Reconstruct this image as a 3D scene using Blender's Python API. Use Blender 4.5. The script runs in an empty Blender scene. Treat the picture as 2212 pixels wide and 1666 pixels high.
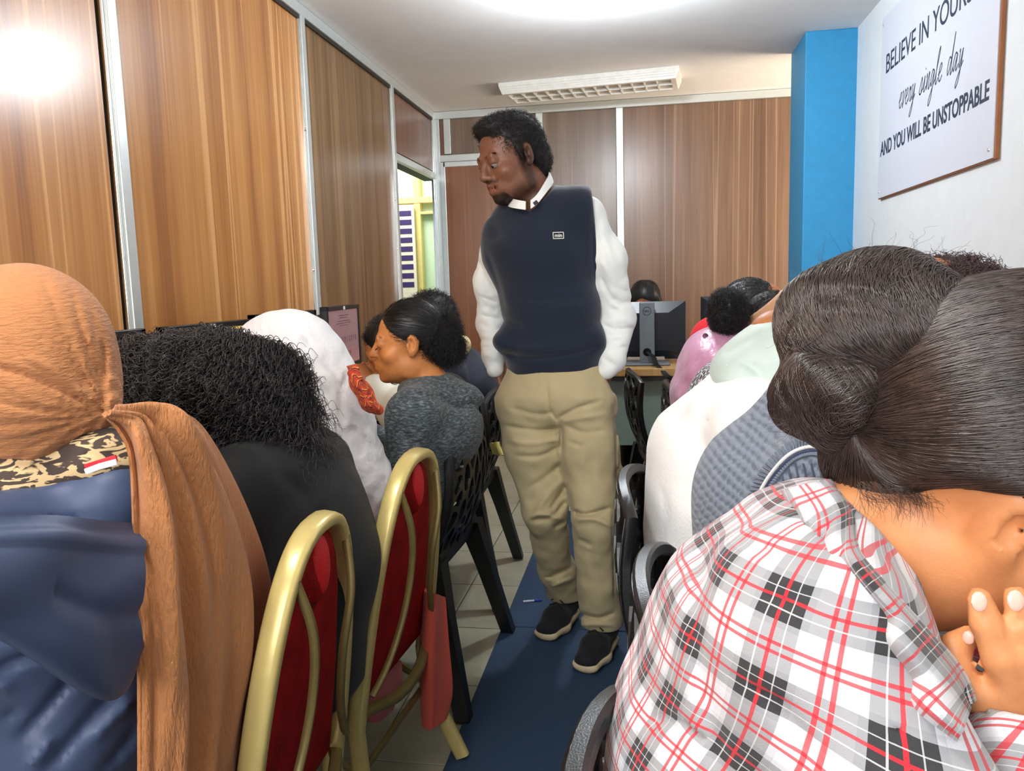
import bpy, bmesh, math, random
import numpy as np
from mathutils import Vector, Matrix

random.seed(7)
RNG = np.random.default_rng(11)
SC = bpy.context.scene
COL = SC.collection

# ------------------------------------------------------------------ camera
EYE = np.array([0.0, 0.0, 1.2])          # a phone held by somebody seated in the aisle
FPX = 1700.0                              # focal length for a 2212 px wide frame
_d = np.array([286.0, 224.0, -FPX]); _d /= np.linalg.norm(_d)
_u = np.array([-394.0, 13967.0, FPX]); _u -= _d * _u.dot(_d); _u /= np.linalg.norm(_u)
_r = np.cross(_d, _u)
CAMROT = np.array([_r, _d, _u])           # world = CAMROT @ camera
cam_data = bpy.data.cameras.new('camera')
cam_data.sensor_fit = 'HORIZONTAL'
cam_data.sensor_width = 36.0
cam_data.lens = 36.0 * FPX / 2212.0
cam_data.clip_start = 0.02
cam = bpy.data.objects.new('camera', cam_data)
COL.objects.link(cam)
_m = Matrix([list(row) for row in CAMROT]).to_4x4()
_m.translation = Vector(EYE)
cam.matrix_world = _m
SC.camera = cam

# ------------------------------------------------------------------ world, lamps, exposure
SC.view_settings.view_transform = 'Standard'
SC.view_settings.look = 'None'
SC.view_settings.gamma = 1.0
SC.view_settings.use_curve_mapping = False
SC.view_settings.exposure = 0.27
wd = bpy.data.worlds.new('world'); SC.world = wd
wd.use_nodes = True
wd.node_tree.nodes['Background'].inputs[0].default_value = (0.80, 0.90, 1.0, 1)
wd.node_tree.nodes['Background'].inputs[1].default_value = 0.75


def lamp(name, kind, loc, energy, color, size=0.1, size_y=None, aim=None):
    l = bpy.data.lights.new(name, kind)
    l.energy = energy; l.color = color
    if kind == 'AREA':
        l.size = size
        if size_y: l.shape = 'RECTANGLE'; l.size_y = size_y
    else:
        l.shadow_soft_size = size
    o = bpy.data.objects.new(name, l); COL.objects.link(o)
    o.location = loc
    if aim is not None:
        o.rotation_euler = (Vector(aim) - Vector(loc)).to_track_quat('-Z', 'Y').to_euler()
    return o


lamp('ceiling_bulb_light', 'POINT', (-0.18, 3.42, 2.28), 46, (0.86, 0.93, 1.0), 0.07)
lamp('near_bulb_light', 'POINT', (-0.62, 0.35, 2.30), 34, (1.0, 0.975, 0.93), 0.09)
lamp('window_daylight', 'AREA', (-0.75, -1.25, 1.75), 42, (0.97, 0.98, 1.0), 1.3, 1.2, aim=(-0.2, 2.0, 0.75))
lamp('warm_ceiling_fill', 'AREA', (2.15, 5.1, 1.25), 48, (1.0, 0.80, 0.60), 0.9, 0.9, aim=(-1.0, 5.25, 2.6))  # added warm fill, out of view, brightens the rear ceiling
lamp('corridor_fill', 'AREA', (-2.3, 6.3, 2.9), 42, (1.0, 0.97, 0.86), 0.8, 0.8, aim=(-2.2, 6.9, 1.2))  # unseen fill lamp added to brighten the corridor

# ------------------------------------------------------------------ helpers: points, objects, materials
def at(px, py, y):
    """world point on the plane at distance y that the photograph shows at px, py"""
    v = CAMROT @ np.array([px - 1106.0, 833.0 - py, -FPX])
    return EYE + v * (y / v[1])


def seen(P):
    """pixel position of world points"""
    c = (P - EYE) @ CAMROT
    return np.stack([1106 + FPX * c[:, 0] / -c[:, 2], 833 - FPX * c[:, 1] / -c[:, 2]], 1)


def atx(px, py, x):
    v = CAMROT @ np.array([px - 1106.0, 833.0 - py, -FPX])
    return EYE + v * (x / v[0])


def atz(px, py, z):
    v = CAMROT @ np.array([px - 1106.0, 833.0 - py, -FPX])
    return EYE + v * ((z - EYE[2]) / v[2])


def rp(n, y):
    """metres that n pixels span at distance y"""
    return n * y / FPX * 1.01


def R(n, px, py, y):
    """metres that n pixels span at that spot"""
    v = CAMROT @ np.array([px - 1106.0, 833.0 - py, -FPX])
    return n * y / v[1]


def V3(a):
    return np.array(a, dtype=float)


def unit(a):
    a = np.array(a, float)
    return a / (np.linalg.norm(a) + 1e-12)


def link(name, me, m=None, parent=None, smooth=False):
    if m is not None and len(me.materials) == 0: me.materials.append(m)
    if smooth: me.polygons.foreach_set('use_smooth', [True] * len(me.polygons))
    o = bpy.data.objects.new(name, me); COL.objects.link(o)
    if parent is not None:
        o.parent = parent
    return o


def thing(name, label, cat, loc=(0, 0, 0), rotz=0.0, group=None):
    o = bpy.data.objects.new(name, None); COL.objects.link(o)
    o.empty_display_size = 0.1
    o.location = loc; o.rotation_euler = (0, 0, rotz)
    o['label'] = label; o['category'] = cat
    if group: o['group'] = group
    return o


def tag(o, label, cat, group=None):
    o['label'] = label; o['category'] = cat
    if group: o['group'] = group
    return o


def hang(o, root):
    """parent a mesh given in world coordinates"""
    o.parent = root
    top = root
    p = np.array(root.location)
    o.matrix_parent_inverse = Matrix.Translation(Vector(p)).inverted() if root.parent is None else Matrix()
    return o


def structure(o):
    o['kind'] = 'structure'
    return o


def mesh_from(name, verts, faces, smooth=False):
    me = bpy.data.meshes.new(name)
    verts = np.asarray(verts, dtype=np.float32)
    if isinstance(faces, np.ndarray) and faces.ndim == 2:
        n, k = faces.shape
        me.vertices.add(len(verts)); me.vertices.foreach_set('co', verts.ravel())
        me.loops.add(n * k); me.loops.foreach_set('vertex_index', faces.astype(np.int32).ravel())
        me.polygons.add(n); me.polygons.foreach_set('loop_start', np.arange(0, n * k, k, dtype=np.int32))
        me.update(calc_edges=True)
    else:
        me.from_pydata([tuple(v) for v in verts], [], [tuple(f) for f in faces])
        me.update()
    if smooth: me.polygons.foreach_set('use_smooth', np.ones(len(me.polygons), dtype=bool))
    return me


class MB:
    """collects boxes, bars, tubes into one mesh"""
    def __init__(s): s.v = []; s.f = []

    def add(s, v, f):
        n = len(s.v); s.v += [tuple(p) for p in v]; s.f += [tuple(i + n for i in q) for q in f]
        return s

    def box(s, lo, hi, bevel=0.0):
        (x0, y0, z0), (x1, y1, z1) = lo, hi
        b = min(bevel, (x1 - x0) * .45, (y1 - y0) * .45, (z1 - z0) * .45)
        if b <= 0:
            v = [(x0, y0, z0), (x1, y0, z0), (x1, y1, z0), (x0, y1, z0), (x0, y0, z1), (x1, y0, z1), (x1, y1, z1), (x0, y1, z1)]
            return s.add(v, [(0, 3, 2, 1), (4, 5, 6, 7), (0, 1, 5, 4), (1, 2, 6, 5), (2, 3, 7, 6), (3, 0, 4, 7)])
        bm = bmesh.new()
        bmesh.ops.create_cube(bm, size=1.0)
        for p in bm.verts:
            p.co = ((x0 + x1) / 2 + p.co.x * (x1 - x0), (y0 + y1) / 2 + p.co.y * (y1 - y0), (z0 + z1) / 2 + p.co.z * (z1 - z0))
        bmesh.ops.bevel(bm, geom=list(bm.edges), offset=b, segments=2, affect='EDGES', profile=0.5)
        bm.verts.index_update()
        s.add([p.co[:] for p in bm.verts], [[p.index for p in f.verts] for f in bm.faces])
        bm.free()
        return s

    def loft(s, rings, closed=True, cap=True):
        n = len(rings[0]); v = [p for r in rings for p in r]; f = []
        for i in range(len(rings) - 1):
            for j in range(n if closed else n - 1):
                k = (j + 1) % n
                f.append((i * n + j, i * n + k, (i + 1) * n + k, (i + 1) * n + j))
        if cap and closed:
            f.append(tuple(range(n))[::-1]); f.append(tuple(range((len(rings) - 1) * n, len(rings) * n)))
        return s.add(v, f)

    def tube(s, pts, r, n=10, flat=None, up=(0, 0, 1), cap=True):
        """tube along pts; r number or list; flat = (a, b) half sizes of a rounded bar section"""
        pts = [V3(p) for p in pts]; rings = []
        N = len(pts)
        prev = None
        for i, p in enumerate(pts):
            t = unit(pts[min(i + 1, N - 1)] - pts[max(i - 1, 0)])
            if prev is None:
                a = V3(up) - t * np.dot(up, t)
                if np.linalg.norm(a) < 1e-3: a = np.cross(t, (1, 0, 0))
            else:
                a = prev - t * np.dot(prev, t)
            a = unit(a); prev = a; b = np.cross(t, a)
            ri = r[i] if hasattr(r, '__len__') else r
            ring = []
            for j in range(n):
                th = 2 * math.pi * (j + .5) / n
                c, q = math.cos(th), math.sin(th)
                if flat:
                    c = math.copysign(abs(c) ** .55, c) * flat[0]; q = math.copysign(abs(q) ** .55, q) * flat[1]
                    ring.append(p + (a * c + b * q) * ri)
                else:
                    ring.append(p + (a * c + b * q) * ri)
            rings.append(ring)
        return s.loft(rings, cap=cap)

    def lathe(s, prof, c=(0, 0, 0), n=24):
        rings = [[(c[0] + r * math.cos(2 * math.pi * j / n), c[1] + r * math.sin(2 * math.pi * j / n), c[2] + z) for j in range(n)] for r, z in prof]
        return s.loft(rings)

    def build(s, name, m=None, parent=None, smooth=False, xf=None):
        v = np.array(s.v, float)
        if xf is not None:
            M = np.array(xf); v = v @ M[:3, :3].T + M[:3, 3]
        me = mesh_from(name, v, s.f)
        bm = bmesh.new(); bm.from_mesh(me); bmesh.ops.recalc_face_normals(bm, faces=bm.faces); bm.to_mesh(me); bm.free()
        o = link(name, me, m, parent)
        if smooth:
            me.polygons.foreach_set('use_smooth', [True] * len(me.polygons))
            try: me.set_sharp_from_angle(angle=math.radians(42))
            except Exception: pass
        return o


# ---- node materials
def lin(c):
    return tuple(((x / 255) / 12.92 if x / 255 <= .04045 else ((x / 255 + .055) / 1.055) ** 2.4) for x in c[:3]) + (1.0,)


class NT:
    def __init__(s, name):
        s.m = bpy.data.materials.new(name); s.m.use_nodes = True
        s.t = s.m.node_tree; s.n = s.t.nodes; s.l = s.t.links
        s.b = s.n['Principled BSDF']

    def node(s, kind, **kw):
        n = s.n.new(kind)
        for k, v in kw.items():
            if k in n.inputs.keys() if isinstance(k, str) else False: n.inputs[k].default_value = v
            else: setattr(n, k, v)
        return n

    def inp(s, n, key, v):
        if hasattr(v, 'is_linked') or isinstance(v, bpy.types.NodeSocket): s.l.new(v, n.inputs[key])
        else: n.inputs[key].default_value = v

    def coord(s, kind='Object', scale=(1, 1, 1), rot=(0, 0, 0)):
        c = s.n.new('ShaderNodeTexCoord'); mp = s.n.new('ShaderNodeMapping')
        s.l.new(c.outputs[kind], mp.inputs[0]); mp.inputs['Scale'].default_value = scale; mp.inputs['Rotation'].default_value = rot
        return mp.outputs[0]

    def attr(s, name):
        a = s.n.new('ShaderNodeAttribute'); a.attribute_name = name
        return a

    def noise(s, vec, scale, detail=3, rough=.5, dist=0.0):
        n = s.n.new('ShaderNodeTexNoise'); s.l.new(vec, n.inputs['Vector'])
        n.inputs['Scale'].default_value = scale; n.inputs['Detail'].default_value = detail
        n.inputs['Roughness'].default_value = rough; n.inputs['Distortion'].default_value = dist
        return n.outputs[0]

    def ramp(s, fac, stops, interp='LINEAR'):
        r = s.n.new('ShaderNodeValToRGB'); s.l.new(fac, r.inputs[0]); r.color_ramp.interpolation = interp
        e = r.color_ramp.elements
        while len(e) < len(stops): e.new(0.5)
        for el, (p, c) in zip(e, stops):
            el.position = p; el.color = c if len(c) == 4 else lin(c)
        return r.outputs[0]

    def mix(s, fac, a, b, blend='MIX'):
        n = s.n.new('ShaderNodeMix'); n.data_type = 'RGBA'; n.blend_type = blend
        for key, v in ((0, fac), (6, a), (7, b)):
            if isinstance(v, bpy.types.NodeSocket): s.l.new(v, n.inputs[key])
            else: n.inputs[key].default_value = v
        return n.outputs[2]

    def math(s, op, a, b=0.0, c=0.0):
        n = s.n.new('ShaderNodeMath'); n.operation = op
        for i, v in enumerate((a, b, c)):
            if isinstance(v, bpy.types.NodeSocket): s.l.new(v, n.inputs[i])
            else: n.inputs[i].default_value = v
        return n.outputs[0]

    def bump(s, height, strength=.3, dist=.01, normal=None):
        n = s.n.new('ShaderNodeBump'); s.l.new(height, n.inputs['Height'])
        n.inputs['Strength'].default_value = strength; n.inputs['Distance'].default_value = dist
        if normal is not None: s.l.new(normal, n.inputs['Normal'])
        return n.outputs[0]

    def done(s, color=None, rough=.5, metal=0.0, normal=None, spec=.5, coat=0.0, coat_rough=.1, sheen=0.0, sss=0.0, emit=None, emit_s=0.0):
        b = s.b
        if color is not None: s.inp(b, 'Base Color', color)
        s.inp(b, 'Roughness', rough); s.inp(b, 'Metallic', metal)
        b.inputs['Specular IOR Level'].default_value = spec
        b.inputs['Coat Weight'].default_value = coat; b.inputs['Coat Roughness'].default_value = coat_rough
        if sheen: b.inputs['Sheen Weight'].default_value = sheen; b.inputs['Sheen Roughness'].default_value = .5
        if sss:
            b.inputs['Subsurface Weight'].default_value = sss
            b.inputs['Subsurface Radius'].default_value = (.9, .35, .15); b.inputs['Subsurface Scale'].default_value = .006
        if normal is not None: s.l.new(normal, b.inputs['Normal'])
        if emit is not None:
            s.inp(b, 'Emission Color', emit); b.inputs['Emission Strength'].default_value = emit_s
        return s.m


def plain(name, c, rough=.5, metal=0.0, bump=0.0, bscale=200, var=.06, **kw):
    t = NT(name); co = t.coord('Object')
    n = t.noise(co, bscale * .15, 3)
    c1 = tuple(min(1, x * (1 + var)) for x in lin(c)[:3]) + (1,); c0 = tuple(x * (1 - var) for x in lin(c)[:3]) + (1,)
    colr = t.ramp(n, [(.3, c0), (.7, c1)])
    nm = t.bump(t.noise(co, bscale, 4), bump, .004) if bump else None
    return t.done(colr, rough, metal, nm, **kw)


def wood(name, dark, mid, light, axis, seed=0.0, stripe=1.0, rough=.28, coat=.35, fine=1.0, zoff=0.0):
    """laminate with vertical grain; axis = the horizontal axis of the panel"""
    t = NT(name)
    sc = (1, 0, .022) if axis == 'x' else (0, 1, .022)
    c = t.n.new('ShaderNodeTexCoord'); mp = t.n.new('ShaderNodeMapping')
    t.l.new(c.outputs['Object'], mp.inputs[0]); mp.inputs['Scale'].default_value = sc; mp.inputs['Location'].default_value = (seed, seed * 1.7, seed)
    co = mp.outputs[0]
    broad = t.noise(co, 9.0 * fine, 2, .5)
    grain = t.noise(co, 85.0 * fine, 5, .6, .15)
    base = t.ramp(t.math('ADD', t.math('MULTIPLY', broad, .62), t.math('MULTIPLY', grain, .38)), [(.36, dark), (.5, mid), (.66, light)])
    sc2 = (1, 0, .008) if axis == 'x' else (0, 1, .008)
    mp2 = t.n.new('ShaderNodeMapping'); t.l.new(c.outputs['Object'], mp2.inputs[0]); mp2.inputs['Scale'].default_value = sc2; mp2.inputs['Location'].default_value = (seed + 3, seed + 5, 0)
    st = t.noise(mp2.outputs[0], 13.0, 2, .4)
    band = t.ramp(st, [(.0, (0, 0, 0, 1)), (.555, (0, 0, 0, 1)), (.575, (1, 1, 1, 1)), (.60, (1, 1, 1, 1)), (.612, (0, 0, 0, 1))])
    lightc = lin(tuple(min(255, x + 26) for x in light))
    colr = t.mix(t.math('MULTIPLY', band, .65 * stripe), base, lightc)
    # cathedral figure
    mp3 = t.n.new('ShaderNodeMapping'); t.l.new(c.outputs['Object'], mp3.inputs[0])
    mp3.inputs['Scale'].default_value = (5, 5, .55); mp3.inputs['Location'].default_value = (seed, 0, seed)
    fig = t.n.new('ShaderNodeTexWave'); fig.wave_type = 'RINGS'; t.l.new(mp3.outputs[0], fig.inputs['Vector'])
    fig.inputs['Scale'].default_value = 2.2; fig.inputs['Distortion'].default_value = 5; fig.inputs['Detail'].default_value = 2
    colr = t.mix(t.math('MULTIPLY', t.math('POWER', fig.outputs['Fac'], 6.0), .16), colr, lin(dark))
    nm = t.bump(grain, .05, .002)
    return t.done(colr, rough, 0, nm, spec=.45, coat=coat, coat_rough=.28)


# ------------------------------------------------------------------ helpers: sculpting with distance fields
def smin(a, b, k):
    h = np.clip(.5 + .5 * (a - b) / k, 0, 1)
    return a + (b - a) * h - k * h * (1 - h)


def unit_rows(a):
    return a / (np.linalg.norm(a, axis=1, keepdims=True) + 1e-9)


def frame(fwd, up):
    f = unit(fwd); r = unit(np.cross(f, up)); u = np.cross(r, f)
    return np.array([r, f, u])           # rows: right, forward, up


def catmull2(P, n=4):
    P = np.array(P, float); Q = np.vstack([2 * P[0] - P[1], P, 2 * P[-1] - P[-2]]); out = []
    for i in range(len(P) - 1):
        p0, p1, p2, p3 = Q[i:i + 4]
        for t in np.linspace(0, 1, n, endpoint=False):
            out.append(.5 * (2 * p1 + (p2 - p0) * t + (2 * p0 - 5 * p1 + 4 * p2 - p3) * t * t + (3 * p1 - p0 - 3 * p2 + p3) * t ** 3))
    return np.array(out + [P[-1]])


class Sculpt:
    def __init__(s, lo, hi, h):
        s.lo = V3(lo); s.h = h
        n = np.ceil((V3(hi) - s.lo) / h).astype(int) + 1
        s.n = n
        s.f = np.full(tuple(n), .5, dtype=np.float32)

    def window(s, lo, hi):
        a = np.clip(np.floor((V3(lo) - s.lo) / s.h).astype(int), 0, s.n)
        b = np.clip(np.ceil((V3(hi) - s.lo) / s.h).astype(int) + 1, 0, s.n)
        if np.any(b <= a): return None
        sl = tuple(slice(i, j) for i, j in zip(a, b))
        g = [(s.lo[i] + s.h * np.arange(a[i], b[i])).astype(np.float32) for i in range(3)]
        return sl, g[0][:, None, None], g[1][None, :, None], g[2][None, None, :]

    def put(s, w, d, k, sub=False):
        sl = w[0]
        if sub: s.f[sl] = -smin(-s.f[sl], d, k)
        else: s.f[sl] = smin(s.f[sl], d, k)

    def cone(s, a, b, ra, rb=None, k=.02, sub=False):
        a = V3(a); b = V3(b); rb = ra if rb is None else rb
        R = max(ra, rb) + k + 3 * s.h
        w = s.window(np.minimum(a, b) - R, np.maximum(a, b) + R)
        if w is None: return s
        _, X, Y, Z = w
        ba = b - a; L = max(ba.dot(ba), 1e-9)
        t = np.clip(((X - a[0]) * ba[0] + (Y - a[1]) * ba[1] + (Z - a[2]) * ba[2]) / L, 0, 1)
        d = np.sqrt((X - a[0] - t * ba[0]) ** 2 + (Y - a[1] - t * ba[1]) ** 2 + (Z - a[2] - t * ba[2]) ** 2) - (ra + (rb - ra) * t)
        s.put(w, d, k, sub)
        return s

    def ell(s, c, r, F=None, k=.02, sub=False):
        c = V3(c); r = V3(r) if hasattr(r, '__len__') else V3([r] * 3)
        R = r.max() + k + 3 * s.h
        w = s.window(c - R, c + R)
        if w is None: return s
        _, X, Y, Z = w
        X = X - c[0]; Y = Y - c[1]; Z = Z - c[2]
        if F is None: q = (X, Y, Z)
        else: q = [X * F[i][0] + Y * F[i][1] + Z * F[i][2] for i in range(3)]
        k0 = np.sqrt((q[0] / r[0]) ** 2 + (q[1] / r[1]) ** 2 + (q[2] / r[2]) ** 2)
        k1 = np.sqrt((q[0] / r[0] ** 2) ** 2 + (q[1] / r[1] ** 2) ** 2 + (q[2] / r[2] ** 2) ** 2) + 1e-6
        s.put(w, k0 * (k0 - 1) / k1, k, sub)
        return s

    def slab(s, a, b, ra, rb, side, k=.03, sub=False):
        """limb of oval section: ra, rb = (half width along side, half depth)"""
        a = V3(a); b = V3(b); ax = b - a; L = np.linalg.norm(ax); ax = ax / L
        sd = V3(side); sd = unit(sd - ax * sd.dot(ax)); dp = np.cross(ax, sd)
        R = max(ra + rb) + k + 3 * s.h
        w = s.window(np.minimum(a, b) - R, np.maximum(a, b) + R)
        if w is None: return s
        _, X, Y, Z = w
        X = X - a[0]; Y = Y - a[1]; Z = Z - a[2]
        z = X * ax[0] + Y * ax[1] + Z * ax[2]
        t = np.clip(z / L, 0, 1)
        u = X * sd[0] + Y * sd[1] + Z * sd[2]; v = X * dp[0] + Y * dp[1] + Z * dp[2]
        e = z - t * L
        rw = ra[0] + (rb[0] - ra[0]) * t; rd = ra[1] + (rb[1] - ra[1]) * t
        m = np.minimum(rw, rd)
        k0 = np.sqrt((u / rw) ** 2 + (v / rd) ** 2 + (e / m) ** 2)
        k1 = np.sqrt((u / rw ** 2) ** 2 + (v / rd ** 2) ** 2 + (e / m ** 2) ** 2) + 1e-6
        s.put(w, k0 * (k0 - 1) / k1, k, sub)
        return s

    def crease(s, pts, width, amp):
        """amp > 0 carves, amp < 0 raises a soft ridge along the polyline"""
        pts = [V3(p) for p in pts]
        for a, b in zip(pts[:-1], pts[1:]):
            R = width * 2.6
            w = s.window(np.minimum(a, b) - R, np.maximum(a, b) + R)
            if w is None: continue
            sl, X, Y, Z = w
            ba = b - a; L = max(ba.dot(ba), 1e-9)
            t = np.clip(((X - a[0]) * ba[0] + (Y - a[1]) * ba[1] + (Z - a[2]) * ba[2]) / L, 0, 1)
            d2 = (X - a[0] - t * ba[0]) ** 2 + (Y - a[1] - t * ba[1]) ** 2 + (Z - a[2] - t * ba[2]) ** 2
            s.f[sl] += (amp * np.exp(-d2 / width ** 2)).astype(np.float32)
        return s

    def fold(s, pts, y0, wpx, amp, dy=.16, lo=None):
        """soft fold of cloth along a polyline given as the photograph shows it, at distance y0; runs through the cloth from front to back"""
        pts = [tuple(p) for p in catmull2(pts)] if len(pts) > 2 else pts
        Q = np.array([at(p[0], p[1], y0) for p in pts])
        wd_ = rp(wpx, y0)
        Rr = V3((wd_ * 2.6, dy, wd_ * 2.6))
        w = s.window(Q.min(0) - Rr, Q.max(0) + Rr)
        if w is None: return s
        sl, X, Y, Z = w
        k = y0 / np.maximum(Y, .05)
        U = X * k; Vv = (Z - 1.2) * k + 1.2
        best = None
        n = len(Q) - 1
        for i, (a, b) in enumerate(zip(Q[:-1], Q[1:])):
            a2 = V3((a[0], a[2])); b2 = V3((b[0], b[2])); ba = b2 - a2; L = max(ba.dot(ba), 1e-9)
            t = np.clip(((U - a2[0]) * ba[0] + (Vv - a2[1]) * ba[1]) / L, 0, 1)
            d2 = ((U - a2[0] - t * ba[0]) ** 2 + (Vv - a2[1] - t * ba[1]) ** 2) / wd_ ** 2
            v = (i + t) / n                                     # fade towards both ends
            e = np.exp(-d2) * np.clip(5 * v + .25, 0, 1) * np.clip(5 * (1 - v) + .25, 0, 1)
            best = e if best is None else np.maximum(best, e)
        s.f[sl] += (amp * best).astype(np.float32)
        return s

    def warp(s, fn, lo=None, hi=None):
        w = s.window(s.lo if lo is None else lo, s.lo + s.h * s.n if hi is None else hi)
        s.f[w[0]] += fn(w[1], w[2], w[3]).astype(np.float32)
        return s

    def rough(s, amp, scale, seed=0, octaves=3):
        """soft irregular relief"""
        r = np.random.default_rng(seed)
        def fn(X, Y, Z):
            o = 0
            for i in range(octaves * 3):
                d = unit(r.normal(size=3)) * scale * (1 + .6 * r.random()) * (1.6 ** (i // 3))
                o = o + np.sin(X * d[0] + Y * d[1] + Z * d[2] + r.random() * 6.28) * (.62 ** (i // 3))
            return o * amp / 2.2
        return s.warp(fn)

    def cut(s, p, n, k=.004):
        """keep the side of the plane that n points away from"""
        p = V3(p); n = unit(n)
        w = s.window(s.lo, s.lo + s.h * s.n)
        _, X, Y, Z = w
        d = (X - p[0]) * n[0] + (Y - p[1]) * n[1] + (Z - p[2]) * n[2]
        s.f = -smin(-s.f, -d.astype(np.float32), k)
        return s

    def sample(s, P):
        """distance and outward normal at points P (trilinear)"""
        def tri(Q):
            x = (Q - s.lo) / s.h
            i = np.clip(np.floor(x).astype(int), 0, np.array(s.f.shape) - 2); w = np.clip(x - i, 0, 1)
            r = 0
            for a in (0, 1):
                for b in (0, 1):
                    for c in (0, 1):
                        r = r + s.f[i[:, 0] + a, i[:, 1] + b, i[:, 2] + c] * (w[:, 0] if a else 1 - w[:, 0]) * (w[:, 1] if b else 1 - w[:, 1]) * (w[:, 2] if c else 1 - w[:, 2])
            return r
        e = s.h
        g = np.stack([tri(P + np.eye(3)[k] * e) - tri(P - np.eye(3)[k] * e) for k in range(3)], 1)
        return tri(P), unit_rows(g)

    def groom(s, P, dirfn, ln, K, lift):
        """strands that run over the sculpted surface along dirfn(points)"""
        C = np.zeros((len(P), K, 3)); p = P.copy()
        for k in range(K):
            for _ in range(2):
                d, n = s.sample(p); p = p - n * np.clip(d, -.006, .006)[:, None]
            C[:, k] = p + n * (lift * math.sin(math.pi * (k + .7) / (K + .4)))[:, None] if False else p + n * (lift * math.sin(math.pi * (k + .7) / (K + .4))).reshape(-1, 1)
            D = dirfn(p); D = D - n * (D * n).sum(1, keepdims=True)
            p = p + unit_rows(D) * (ln / K).reshape(-1, 1)
        return C

    def hollow(s, t):
        """turn the solid into a shell of thickness t"""
        s.f = np.maximum(s.f, -(s.f + t))
        return s

    def mesh(s):
        f = s.f.copy()
        f[0] = f[-1] = np.maximum(f[0], 1e-3)
        for ax in range(3):
            i = [slice(None)] * 3
            for e in (0, -1):
                i[ax] = e; f[tuple(i)] = np.maximum(f[tuple(i)], 1e-3)
        neg = f < 0
        nx, ny, nz = f.shape
        c = np.zeros((nx - 1, ny - 1, nz - 1), np.int8)
        offs = [(i, j, k) for i in (0, 1) for j in (0, 1) for k in (0, 1)]
        for i, j, k in offs:
            c += neg[i:nx - 1 + i, j:ny - 1 + j, k:nz - 1 + k]
        act = np.argwhere((c > 0) & (c < 8))
        idx = np.full(c.shape, -1, np.int32)
        idx[act[:, 0], act[:, 1], act[:, 2]] = np.arange(len(act))
        val = np.stack([f[act[:, 0] + i, act[:, 1] + j, act[:, 2] + k] for i, j, k in offs], 1)
        O = np.array(offs, np.float32)
        acc = np.zeros((len(act), 3), np.float32); cnt = np.zeros(len(act), np.float32)
        for p in range(8):
            for q in range(p + 1, 8):
                if np.abs(O[p] - O[q]).sum() != 1: continue
                a = val[:, p]; b = val[:, q]; m = (a < 0) != (b < 0)
                t = np.where(m, a / np.where(m, a - b, 1), 0)
                acc += np.where(m[:, None], O[p] + t[:, None] * (O[q] - O[p]), 0); cnt += m
        v = (act + acc / cnt[:, None]) * s.h + s.lo
        faces = []
        for ax in range(3):
            a, b = [(1, 2), (2, 0), (0, 1)][ax]
            sl0 = [slice(None)] * 3; sl1 = [slice(None)] * 3
            sl0[ax] = slice(0, -1); sl1[ax] = slice(1, None)
            n0 = neg[tuple(sl0)]; n1 = neg[tuple(sl1)]
            e = np.argwhere(n0 != n1)
            e = e[(e[:, a] > 0) & (e[:, b] > 0)]
            e = e[(e[:, a] < f.shape[a] - 1) & (e[:, b] < f.shape[b] - 1)]
            flip = n0[e[:, 0], e[:, 1], e[:, 2]]
            def cell(da, db):
                q = e.copy(); q[:, a] -= da; q[:, b] -= db
                return idx[q[:, 0], q[:, 1], q[:, 2]]
            Q = np.stack([cell(1, 1), cell(0, 1), cell(0, 0), cell(1, 0)], 1)
            Q[~flip] = Q[~flip][:, ::-1]
            faces.append(Q)
        return v.astype(np.float32), np.concatenate(faces)

    def build(s, name, m, parent, attrs=None, keep=True):
        v, q = s.mesh()
        me = mesh_from(name, v, q, smooth=True)
        if attrs:
            for an, fn in attrs.items():
                vals = np.asarray(fn(v), np.float32)
                if vals.ndim == 1:
                    a = me.attributes.new(an, 'FLOAT', 'POINT'); a.data.foreach_set('value', vals)
                else:
                    a = me.attributes.new(an, 'FLOAT_VECTOR', 'POINT'); a.data.foreach_set('vector', vals.ravel())
        o = link(name, me, m)
        hang(o, parent)
        return o


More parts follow.
